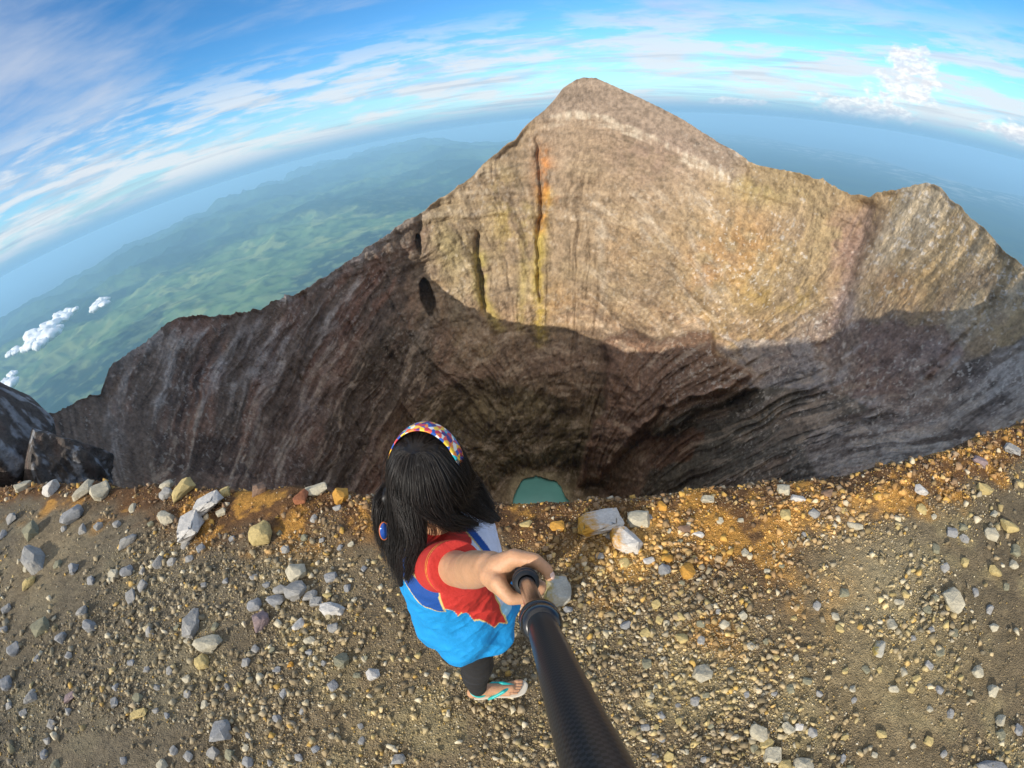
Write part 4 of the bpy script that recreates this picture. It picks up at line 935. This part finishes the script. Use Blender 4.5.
pc[top & (f_ > .470)] = mblue; pc[top & (f_ > .505)] = white
pc[thn > 60] = np.where((zl[thn > 60] > 1.235)[:, None], red, cyan)
def arm_t(p, a, b):
    d = b - a; L2 = d @ d; t = ((p - a) @ d) / L2; q = a + np.clip(t, 0, 1.2)[:, None] * d; return t, np.linalg.norm(p - q, axis=1)
t1, r1 = arm_t(co, sh_r, elb); slv = (r1 < .078) & (t1 > .05) & (zl > 1.2); pc[slv] = red
pc[slv & (np.abs(t1 - .63) < .009)] = gold; pc[slv & (np.abs(t1 - .70) < .007)] = gold
slv2 = (y_ > .99) & (zl > .95); pc[slv2] = red
# piping where panels meet
pip = (np.abs(zl - zb) < .0025) & back & ~yk
pip |= (np.abs(zl - zr_) < .0030) & (thn > -91) & (thn < -42)
pip |= (np.abs(thn + 91) < .9) & (zl > 1.12) & (zl < 1.235)
pip |= (np.abs(thn + 42) < .9) & (zl > .90) & (zl < 1.2)
pip |= (np.abs(zl - 1.235) < .0028) & (thn < -60)
pip |= top & (np.abs(f_ - .470) < .0028)
pip |= (zl < .768)
pip &= ~slv
pc[pip & (pc[:, 0] != gold[0])] = (.62, .50, .18)
set_col(sme, pc)
shirt_m = mat('printed_jersey', attr=True, rough=.7, spec=.25, bump=[(26, .35, .02, 'noise'), (700, .5, .0012, 'noise')], vary=[(18, .10, 4), (500, .06, 2)])
sme.materials.append(shirt_m)
shirt = link(bpy.data.objects.new('shirt', sme), person)

# sandals: pale sole, turquoise thong straps
sole_m = mat('pale_sole', (.60, .55, .46), rough=.7); strap_m = mat('turquoise_strap', (.02, .42, .40), rough=.35)
def sandal(ank, dv, sgn):
    d = dv / np.linalg.norm(dv); n = V3(-d[1], d[0], 0) * sgn; b = V3(ank[0], ank[1], G)
    out = [(-.045, .0), (-.036, .026), (0, .032), (.06, .029), (.12, .040), (.17, .046), (.205, .042), (.228, .018), (.222, -.010), (.205, -.032), (.17, -.042), (.12, -.038), (.06, -.030), (0, -.031), (-.036, -.025)]
    m_ = 8; P = np.array(out); Q = []
    for i in range(len(P)):
        p0, p1, p2, p3 = P[i - 1], P[i], P[(i + 1) % len(P)], P[(i + 2) % len(P)]
        for t in np.linspace(0, 1, m_, endpoint=False): Q.append(.5 * ((2 * p1) + (-p0 + p2) * t + (2 * p0 - 5 * p1 + 4 * p2 - p3) * t * t + (-p0 + 3 * p1 - 3 * p2 + p3) * t ** 3))
    bm = bmesh.new(); rows = []
    for (hz_, k) in ((.0, .97), (.003, 1.0), (.010, 1.0), (.013, .97)):
        rows.append([bm.verts.new(tuple(b + d * (q[0] * k + .002) + n * q[1] * k + V3(0, 0, hz_))) for q in Q])
    for r0, r1_ in zip(rows, rows[1:]):
        for i in range(len(Q)): bm.faces.new((r0[i], r0[(i + 1) % len(Q)], r1_[(i + 1) % len(Q)], r1_[i]))
    bm.faces.new(rows[0][::-1]); bm.faces.new(rows[-1]); bmesh.ops.recalc_face_normals(bm, faces=bm.faces[:])
    me = bpy.data.meshes.new('sandal'); bm.to_mesh(me); bm.free(); me.materials.append(sole_m); so_ = link(bpy.data.objects.new('sandal', me), person)
    sub = []
    toe = b + d * .172 + n * .012 + V3(0, 0, .015)
    for sd2 in (1, -1):
        pts = [toe + V3(0, 0, .0), toe - d * .012 + V3(0, 0, .026), b + d * .115 + n * .022 * sd2 + V3(0, 0, .060), b + d * .06 + n * .036 * sd2 + V3(0, 0, .038), b + d * .035 + n * .034 * sd2 + V3(0, 0, .010)]
        sub.append(([(p, r) for p, r in zip(pts, (.0035, .006, .009, .009, .006))], sd2))
    me = capsule_union('strap', [s_[0] for s_ in sub] + [[(ank + V3(math.cos(a) * .041 , math.sin(a) * .038, -.01 - .012 * math.cos(a)), .0052) for a in np.linspace(.9, 2 * math.pi - .9, 14)]], .0022, 3)
    me.materials.append(strap_m); link(bpy.data.objects.new('strap', me), so_)
sandal(ra, fr, 1); sandal(la, fl, -1)

# hair: a closed dark mass with strands over it
hair_m = bpy.data.materials.new('black_hair'); hair_m.use_nodes = True
hb_ = hair_m.node_tree.nodes['Principled BSDF']; ha_ = hair_m.node_tree.nodes.new('ShaderNodeAttribute'); ha_.attribute_name = 'Col'; hair_m.node_tree.links.new(ha_.outputs['Color'], hb_.inputs['Base Color']); hb_.inputs['Roughness'].default_value = .46; hb_.inputs['Specular IOR Level'].default_value = .4
def on_head(ax, el, k=1.0):     # bearing from the face direction (+y) and height angle on the skull
    a, e = R_(ax), R_(el); return head_c + V3(math.sin(a) * math.cos(e) * .080, math.cos(a) * math.cos(e) * .100, math.sin(e) * .112) * k
crown = on_head(195, 66, 1.05)
GUIDES = []
def guide(pts, r): GUIDES.append((np.array(pts), r))
Lend = [at(400, 530, 1.20), at(397, 556, 1.235), at(401, 585, 1.27)]
Lend2 = [at(386, 500, 1.20), at(385, 532, 1.25), at(393, 566, 1.28)]
Lend3 = [at(419, 532, 1.115), at(414, 556, 1.155), at(407, 578, 1.20)]
Rend = [at(462, 498, 1.17), at(474, 510, 1.20), at(492, 521, 1.24)]
Rend2 = [at(446, 515, 1.11), at(458, 519, 1.15), at(476, 524, 1.19)]
Rend3 = [at(468, 484, 1.22), at(482, 503, 1.25), at(498, 519, 1.28)]
for k, az_ in enumerate(np.linspace(196, 296, 11)):       # falling on the left
    e_ = [Lend3, Lend3, Lend3, Lend3, Lend, Lend, Lend, Lend2, Lend2, Lend2, Lend2][k]
    mid = [on_head(az_, 8, 1.07)] if k < 6 else [on_head(az_, 12, 1.06), on_head(az_, -14, 1.1)]
    guide([crown, on_head(az_, 60, 1.04), on_head(az_, 35, 1.05)] + mid + e_, .019)
NL = 11
for k, az_ in enumerate(np.linspace(188, 72, 11)):       # falling on the right
    e_ = [Rend2, Rend2, Rend2, Rend2, Rend, Rend, Rend, Rend3, Rend3, Rend3, Rend3][k]
    mid = [on_head(az_, 8, 1.07)] if k < 5 else [on_head(az_, 14, 1.05), on_head(az_, -12, 1.08)]
    guide([crown, on_head(az_, 60, 1.04), on_head(az_, 35, 1.05)] + mid + e_, .021)
for az_ in (-60, -30, 0, 30, 60):                         # front of the scalp
    guide([crown, on_head(az_, 75, 1.09), on_head(az_, 48, 1.08), on_head(az_ * 1.4, 25, 1.09), on_head(az_ * 1.8 if az_ else 60, -5, 1.12), on_head(100 if az_ >= 0 else -100, -40, 1.2)], .012)
def smooth_path(P, n):
    P = np.asarray(P); m_ = len(P); T = np.linspace(0, m_ - 1.0001, n); out = []
    for t in T:
        i = int(t); f = t - i; p0, p1, p2, p3 = P[max(i - 1, 0)], P[i], P[min(i + 1, m_ - 1)], P[min(i + 2, m_ - 1)]
        out.append(.5 * ((2 * p1) + (-p0 + p2) * f + (2 * p0 - 5 * p1 + 4 * p2 - p3) * f * f + (-p0 + 3 * p1 - 3 * p2 + p3) * f ** 3))
    return np.array(out)
hch = []
for P_, r in GUIDES:
    Q = smooth_path(P_, 14); nn = len(Q)
    hch.append([(q, max(r * (.40 + .75 * math.sin(min(1, i / nn * 1.5) * math.pi * .5)) * (1 - .85 * max(0, (i / nn - .62) / .38)), .005)) for i, q in enumerate(Q)])
hme = capsule_union('hair', hch, .0036, 4, [(head_c + V3(0, -.012, .014), (.077, .092, .106), None)])
co = get_co(hme); no = get_no(hme)
face = (co[:, 1] > head_c[1] + .055) & (co[:, 2] < head_c[2] + .055) & (np.abs(co[:, 0] - head_c[0]) < .06) & (co[:, 2] > head_c[2] - .13)
co[face, 1] -= .03
co += no * (.0028 * ridged(co[:, 0] * 34, co[:, 1] * 34, co[:, 2] * 3.5, 3, 55))[:, None]
set_co(hme, co)
vs, fs = [], []
hr = np.random.default_rng(3)
base = len(co); Vh = [co]; Fq = [list(p.vertices) for p in hme.polygons]; off = base
hcol = [np.repeat([[.008, .0065, .006]], len(co), 0)]; nst = 6500; NS = 22
w_g = np.array([1.0] * 11 + [1.0] * 11 + [.45] * 5); w_g /= w_g.sum()
for q in range(nst):
    g = hr.choice(len(GUIDES), p=w_g); P_, r = GUIDES[g]
    P2 = P_.copy()
    if hr.random() < .8 and g < 22:                     # blend with the neighbouring guide
        g2 = min(max(g + hr.choice([-1, 1]), 0 if g < 11 else 11), 10 if g < 11 else 21); G2 = GUIDES[g2][0]; P2 = P_ * (1 - (u_ := hr.random())) + G2 * u_ if len(G2) == len(P_) else P_
    Q = smooth_path(P2, NS); tt = np.linspace(0, 1, NS)
    offv = hr.normal(size=3); offv /= np.linalg.norm(offv)
    rad = r * (.35 + .95 * np.sin(np.minimum(1, tt * 1.4) * np.pi / 2)) * hr.uniform(.7, 1.12)
    fly = hr.random() < .09
    rad = rad * (1 - .35 * sm(.7, 1, tt)) + hr.uniform(0, .014) * sm(.4, 1, tt) + (hr.uniform(.004, .022) * sm(.15, 1, tt) if fly else 0)
    cv = head_c + V3(0, 0, -.0); outd = Q - cv; outd[:, 2] *= .5; outd /= np.linalg.norm(outd, axis=1)[:, None]
    o_ = offv[None] * .62 + outd * .85; o_ /= np.linalg.norm(o_, axis=1)[:, None]
    ph = hr.uniform(0, 6.28); wob_ = hr.normal(size=3) * (.009 if fly else .0048)
    Q = Q + o_ * rad[:, None] + wob_[None] * np.sin(tt * hr.uniform(4, 9) + ph)[:, None] * tt[:, None]
    Q = Q[:max(8, int(NS * hr.uniform(.72, 1.0)))]; n_ = len(Q)
    T_ = np.gradient(Q, axis=0); T_ /= np.linalg.norm(T_, axis=1)[:, None]
    sd3 = np.cross(T_, o_[:n_]); sd3 /= np.linalg.norm(sd3, axis=1)[:, None] + 1e-9; up_ = np.cross(sd3, T_)
    wd = hr.uniform(.0004, .0011) * (.6 if fly else 1) * (1 - sm(.75, 1.0, np.linspace(0, 1, n_)) * .8)
    ring = np.stack([Q + sd3 * wd[:, None], Q + up_ * wd[:, None] * .8, Q - sd3 * wd[:, None]], 1).reshape(-1, 3)
    Vh.append(ring); hcol.append(np.repeat([np.array([.0095, .0075, .0065]) * hr.choice([.8, 1.2, 2.2, 4.0], p=[.4, .35, .17, .08])], len(ring), 0))
    for i in range(n_ - 1):
        a = off + i * 3
        Fq += [[a, a + 1, a + 4, a + 3], [a + 1, a + 2, a + 5, a + 4], [a + 2, a, a + 3, a + 5]]
    off += len(ring)
allv = np.concatenate(Vh); bpy.data.meshes.remove(hme)
hair = mesh_obj('hair', allv, np.array([f for f in Fq if len(f) == 4]), hair_m, col=np.concatenate(hcol), parent=person)

# headband: a wide printed band over the top of the head
def band_mesh():
    n, m_ = 90, 9; V = []; 
    up_t = R_(-14); cx = head_c + V3(0, .012, .004)
    for i in range(n + 1):
        a = math.pi * (-.06 + 1.12 * i / n)
        for j in range(m_):
            s_ = (j / (m_ - 1) - .5); r_ = 1.215 + .035 * (1 - (2 * s_) ** 2)
            p = V3(math.cos(a) * .080 * r_, s_ * .050 - .014, math.sin(a) * .113 * r_)
            p = V3(p[0], p[1] * math.cos(up_t) - p[2] * math.sin(up_t), p[1] * math.sin(up_t) + p[2] * math.cos(up_t))
            ry = R_(9); p = V3(p[0] * math.cos(ry) + p[2] * math.sin(ry), p[1], -p[0] * math.sin(ry) + p[2] * math.cos(ry))
            rz = R_(-16); p = V3(p[0] * math.cos(rz) - p[1] * math.sin(rz), p[0] * math.sin(rz) + p[1] * math.cos(rz), p[2])
            V.append(cx + p)
    return np.array(V), grid_faces(n + 1, m_)
bV, bF = band_mesh()
bm_m = bpy.data.materials.new('printed_band'); bm_m.use_nodes = True; nt = bm_m.node_tree; N, L = nt.nodes, nt.links
tcn = N.new('ShaderNodeTexCoord'); vo = N.new('ShaderNodeTexVoronoi'); vo.inputs['Scale'].default_value = 85; L.new(tcn.outputs['Object'], vo.inputs['Vector'])
sp = N.new('ShaderNodeSeparateColor'); L.new(vo.outputs['Color'], sp.inputs[0]); cr = N.new('ShaderNodeValToRGB'); cr.color_ramp.interpolation = 'CONSTANT'
cols = [(.02, .10, .45), (.75, .10, .06), (.85, .55, .05), (.75, .75, .70), (.02, .45, .55), (.80, .25, .04), (.05, .03, .20), (.50, .04, .08)]
for i, c_ in enumerate(cols):
    e_ = cr.color_ramp.elements[i] if i < 2 else cr.color_ramp.elements.new(i / 8); e_.position = i / 8; e_.color = (*c_, 1)
L.new(sp.outputs[0], cr.inputs[0]); L.new(cr.outputs[0], N['Principled BSDF'].inputs['Base Color']); N['Principled BSDF'].inputs['Roughness'].default_value = .5
hbd = mesh_obj('headband', bV, bF, bm_m, parent=person); so2 = hbd.modifiers.new('t', 'SOLIDIFY'); so2.thickness = .003
# blue mirrored lens of the glasses hanging at the back of the collar
lens_m = mat('blue_mirror_lens', (.02, .10, .45), rough=.08, metal=.6, coat=.5); fr_m = mat('orange_frame', (.5, .14, .05), rough=.4)
lc_ = at(384, 531, 1.195); rotl = Matrix((tuple(Rv * .85 + Fv * .53), tuple(Uv), tuple(np.cross(Rv * .85 + Fv * .53, Uv)))).transposed()
gl = sub_ellipsoid('sunglasses_lens', lc_, (.012, .024, .005), lens_m, person, rotl)
bm = bmesh.new(); V = []; n = 40
for i in range(n):
    a = 2 * math.pi * i / n
    for j in range(8):
        b_ = 2 * math.pi * j / 8; q = V3(math.cos(a) * (.012 + .0018 * math.cos(b_)), math.sin(a) * (.024 + .0018 * math.cos(b_)), .002 * math.sin(b_)); V.append(lc_ + np.array(rotl @ Vector(q)))
F = [[i * 8 + j, ((i + 1) % n) * 8 + j, ((i + 1) % n) * 8 + (j + 1) % 8, i * 8 + (j + 1) % 8] for i in range(n) for j in range(8)]
bm.free(); mesh_obj('lens_rim', V, np.array(F), fr_m, parent=gl)

# ------------------------------------------------------------------ the pole
pole = empty('selfie_pole', tuple(HC)); tag(pole, 'black carbon telescopic selfie pole held in the woman\'s hand', 'selfie pole')
pole_m = bpy.data.materials.new('carbon_tube'); pole_m.use_nodes = True; nt = pole_m.node_tree; N, L = nt.nodes, nt.links; b = N['Principled BSDF']
b.inputs['Roughness'].default_value = .5; b.inputs['Coat Weight'].default_value = .2; b.inputs['Coat Roughness'].default_value = .12
tcn = N.new('ShaderNodeTexCoord'); mp = N.new('ShaderNodeMapping'); mp.inputs['Scale'].default_value = (1, 1, 1); L.new(tcn.outputs['UV'], mp.inputs[0])
ck = N.new('ShaderNodeTexChecker'); ck.inputs['Scale'].default_value = 1; ck.inputs['Color1'].default_value = (.007, .007, .008, 1); ck.inputs['Color2'].default_value = (.026, .026, .028, 1)
L.new(mp.outputs[0], ck.inputs[0]); L.new(ck.outputs[0], b.inputs['Base Color'])
rub_m = mat('black_rubber', (.012, .012, .013), rough=.55, bump=[(400, .2, .001, 'noise')]); gloss_m = mat('black_gloss', (.014, .014, .015), rough=.22, coat=.5)
Xp = E1; Yp = np.cross(AX, E1)
def lathe(name, prof, m_, n=48, uvs=None):
    """prof: (distance along the pole from the fist in m, radius in m)"""
    V = []; 
    for (t, r) in prof:
        for i in range(n):
            a = 2 * math.pi * i / n; V.append(AX * t + Xp * math.cos(a) * r + Yp * math.sin(a) * r)
    F = [[j * n + i, j * n + (i + 1) % n, (j + 1) * n + (i + 1) % n, (j + 1) * n + i] for j in range(len(prof) - 1) for i in range(n)]
    me_o = mesh_obj(name, V, np.array(F), m_, parent=pole)
    me = me_o.data
    if uvs:
        uv = me.uv_layers.new(name='UVMap')
        for p in me.polygons:
            for li in p.loop_indices:
                vi = me.loops[li].vertex_index; j, i = divmod(vi, n)
                ii = i if not (i == 0 and any(me.loops[k_].vertex_index % n == n - 1 for k_ in p.loop_indices)) else n
                uv.data[li].uv = (ii / n * uvs[0], prof[j][0] * uvs[1])
    return me_o
Lp = float(np.linalg.norm(PE - HC)) + .155
lathe('handle_grip', [(-.115, 0), (-.115, .011), (-.112, .0125), (-.06, .0125), (-.002, .0128), (.004, .0160), (.007, .0172), (.016, .0172), (.019, .016), (.021, .0135), (.024, .0135), (.026, .0160), (.035, .0160), (.038, .014), (.040, .0108)], rub_m)
lathe('inner_tube', [(.036, .0095), (.06, .0095), (.23, .0095)], gloss_m)
q0 = .222
lathe('locking_collar', [(q0, .0095), (q0 + .001, .0130), (q0 + .004, .0158), (q0 + .008, .0167), (q0 + .014, .0167), (q0 + .017, .0159), (q0 + .0172, .0148), (q0 + .020, .0148), (q0 + .0202, .0157), (q0 + .024, .0162), (q0 + .030, .0160), (q0 + .033, .0138), (q0 + .034, .0112)], gloss_m)
lathe('carbon_tube', [(q0 + .03 + (Lp - q0 - .03) * i / 40, .0113) for i in range(41)] + [(Lp + .001, 0)], pole_m, uvs=(34, 520))

# ------------------------------------------------------------------ air
hz = bpy.data.materials.new('haze_air'); hz.use_nodes = True; nt = hz.node_tree; nt.nodes.clear()
ou = nt.nodes.new('ShaderNodeOutputMaterial'); pv = nt.nodes.new('ShaderNodeVolumePrincipled')
pv.inputs['Color'].default_value = (.43, .74, 1.0, 1); pv.inputs['Density'].default_value = 4.2e-5; pv.inputs['Anisotropy'].default_value = 0
nt.links.new(pv.outputs[0], ou.inputs['Volume'])
bm = bmesh.new(); bmesh.ops.create_cube(bm, size=1)
me = bpy.data.meshes.new('haze'); bm.to_mesh(me); bm.free(); me.materials.append(hz)
hb = bpy.data.objects.new('haze', me); C.objects.link(hb); lo_, hi_ = -2440., 40.
hb.scale = (270000, 270000, hi_ - lo_); hb.location = (0, 0, (hi_ + lo_) / 2)
tag(hb, 'pale blue haze over the lowland and sea', 'haze', kind='stuff')

# ------------------------------------------------------------------ light
SUN_AZ, SUN_EL = 218.0, 26.5
sd = bpy.data.lights.new('sun', 'SUN'); sd.energy = 3.6; sd.angle = R_(.5); sd.color = (1, .93, .82)
so = bpy.data.objects.new('sun', sd); C.objects.link(so)
to_sun = Vector((math.sin(R_(SUN_AZ)) * math.cos(R_(SUN_EL)), math.cos(R_(SUN_AZ)) * math.cos(R_(SUN_EL)), math.sin(R_(SUN_EL))))
so.rotation_euler = to_sun.to_track_quat('Z', 'Y').to_euler()

w = bpy.data.worlds.new('World'); scene.world = w; w.use_nodes = True; nt = w.node_tree; N, L = nt.nodes, nt.links
bg = N['Background']; bg.inputs['Strength'].default_value = .15
sky = N.new('ShaderNodeTexSky'); sky.sky_type = 'NISHITA'; sky.sun_disc = False; sky.sun_elevation = R_(SUN_EL); sky.sun_rotation = R_(SUN_AZ)
sky.altitude = 2400; sky.air_density = 1.3; sky.dust_density = .4; sky.ozone_density = 3
def math_(op, a, b=None, c=None):
    n = N.new('ShaderNodeMath'); n.operation = op
    for i, v in enumerate((a, b, c)):
        if v is None: continue
        if isinstance(v, (int, float)): n.inputs[i].default_value = v
        else: L.new(v, n.inputs[i])
    return n.outputs[0]
def rng_(v, a, b, c=0., d=1.):
    n = N.new('ShaderNodeMapRange'); n.interpolation_type = 'SMOOTHSTEP'; L.new(v, n.inputs[0])
    for i, q in enumerate((a, b, c, d)): n.inputs[i + 1].default_value = q
    return n.outputs[0]
def noise_(vec, scale, det, rough=.6, dist=0):
    n = N.new('ShaderNodeTexNoise'); n.inputs['Scale'].default_value = scale; n.inputs['Detail'].default_value = det; n.inputs['Roughness'].default_value = rough; n.inputs['Distortion'].default_value = dist
    L.new(vec, n.inputs['Vector']); return n.outputs['Fac']
def comb(x, y, z):
    n = N.new('ShaderNodeCombineXYZ')
    for i, v in enumerate((x, y, z)):
        if isinstance(v, (int, float)): n.inputs[i].default_value = v
        else: L.new(v, n.inputs[i])
    return n.outputs[0]
def mix_(fac, a, b):
    n = N.new('ShaderNodeMix'); n.data_type = 'RGBA'
    if isinstance(fac, (int, float)): n.inputs[0].default_value = fac
    else: L.new(fac, n.inputs[0])
    for i, v in ((6, a), (7, b)):
        if isinstance(v, tuple): n.inputs[i].default_value = (*v, 1)
        else: L.new(v, n.inputs[i])
    return n.outputs[2]
tc = N.new('ShaderNodeTexCoord'); sx = N.new('ShaderNodeSeparateXYZ'); L.new(tc.outputs['Generated'], sx.inputs[0])
X, Y, Z = sx.outputs; 
EL = math_('MULTIPLY', math_('ARCSINE', Z), 57.2958)          # elevation in degrees
AZ = math_('MULTIPLY', math_('ARCTAN2', X, Y), 57.2958)
zz = math_('MAXIMUM', math_('ADD', Z, .035), .02)
plane = comb(math_('DIVIDE', X, zz), math_('DIVIDE', Y, zz), 0.0)   # where the ray meets the high cloud deck
hs = N.new('ShaderNodeHueSaturation'); hs.inputs['Saturation'].default_value = 1.25; hs.inputs['Value'].default_value = .84; L.new(sky.outputs[0], hs.inputs['Color'])
tm = N.new('ShaderNodeVectorMath'); tm.operation = 'MULTIPLY'; L.new(hs.outputs[0], tm.inputs[0]); tm.inputs[1].default_value = (.80, 1.0, 1.06); skyc = tm.outputs[0]
# veil of thin cloud on the deck
def mapping(vec, rot, sc):
    n = N.new('ShaderNodeMapping'); n.inputs['Rotation'].default_value = (0, 0, R_(rot)); n.inputs['Scale'].default_value = sc; L.new(vec, n.inputs['Vector']); return n.outputs[0]
v1 = noise_(mapping(plane, 25, (.45, .8, 1)), .62, 9, .52, .5)
v2 = noise_(mapping(plane, 20, (.8, 1.7, 1)), 1.6, 8, .62, .4)
veil = rng_(math_('ADD', math_('MULTIPLY', v1, .8), math_('MULTIPLY', v2, .2)),   .47, .66)
# streaks low over the horizon, long along it
ae = comb(math_('MULTIPLY', AZ, .04), math_('MULTIPLY', EL, .24), 0.0)
s1 = noise_(ae, 1.6, 9, .6, .5); s2 = noise_(comb(math_('MULTIPLY', AZ, .13), math_('MULTIPLY', EL, .75), 3.0), 1.2, 9, .6, .3)
lowband = math_('MULTIPLY', rng_(EL, -.1, 1.6), rng_(EL, 15.0, 7.0))
low = math_('MULTIPLY', rng_(math_('ADD', math_('MULTIPLY', s1, .6), math_('MULTIPLY', s2, .4)), .44, .56), lowband)
# heaped cloud at right
cn = noise_(comb(math_('MULTIPLY', AZ, .55), math_('MULTIPLY', EL, .8), 1.0), 1.0, 7, .52, .3)
cn2 = noise_(comb(math_('MULTIPLY', AZ, .7), math_('MULTIPLY', EL, 1.3), 4.0), 1.6, 8, .6, .2)
def heap(a0, e0, ra, re):
    dx = math_('DIVIDE', math_('SUBTRACT', AZ, a0), ra); dy = math_('DIVIDE', math_('SUBTRACT', EL, e0), re)
    rr = math_('ADD', math_('MULTIPLY', dx, dx), math_('MULTIPLY', dy, dy))
    return rng_(math_('SUBTRACT', math_('ADD', cn, .16), math_('MULTIPLY', rr, .34)), .37, .58)
cum = heap(49.0, 4.6, 4.6, 2.3)
for q_ in ((50.0, 7.6, 3.4, 1.9), (45.0, 1.9, 8.0, 1.5), (62.0, 2.6, 6.0, 1.3), (66., 5.5, 1.2, 1.5), (31.0, 1.5, 5.0, .6)): cum = math_('MAXIMUM', cum, heap(*q_))
cumc = mix_(rng_(cn2, .35, .65), (3.9, 4.0, 4.3), (5.8, 5.7, 5.5))
c = mix_(math_('MULTIPLY', veil, .75), skyc, (2.9, 3.25, 3.9))
c = mix_(math_('MULTIPLY', rng_(EL, 9., 0.), .75), c, (1.9, 3.0, 4.0))
c = mix_(math_('MULTIPLY', low, .85), c, (4.0, 4.25, 4.5))
gs = math_('MULTIPLY', rng_(noise_(comb(math_('MULTIPLY', AZ, .05), math_('MULTIPLY', EL, 1.1), 9.0), 1.0, 7, .6, .4), .52, .66), math_('MULTIPLY', rng_(EL, 16., 5.), rng_(EL, -.2, 1.0)))
c = mix_(math_('MULTIPLY', gs, .35), c, (1.9, 2.4, 3.1))
c = mix_(math_('MULTIPLY', cum, .85), c, cumc)
c = mix_(rng_(EL, 3.2, .2), c, (1.32, 2.55, 3.75))
# unseen bright cloud added overhead and behind the lens as fill light
oc = rng_(noise_(plane, .8, 6, .55, .3), .30, .52)
back = math_('MULTIPLY', math_('MAXIMUM', rng_(EL, 36., 58.), math_('MULTIPLY', rng_(Y, .0, -.4), rng_(EL, -2., 6.))), math_('ADD', math_('MULTIPLY', oc, .5), .5))
c = mix_(math_('MULTIPLY', back, .92), c, (4.3, 4.25, 4.2))
L.new(c, bg.inputs['Color'])
scene.view_settings.view_transform = 'Standard'; scene.view_settings.look = 'None'; scene.view_settings.exposure = .45; scene.view_settings.gamma = 1
scene.cycles.use_denoising = True; scene.cycles.max_bounces = 6; scene.cycles.volume_bounces = 2
scene.cycles.use_adaptive_sampling = True
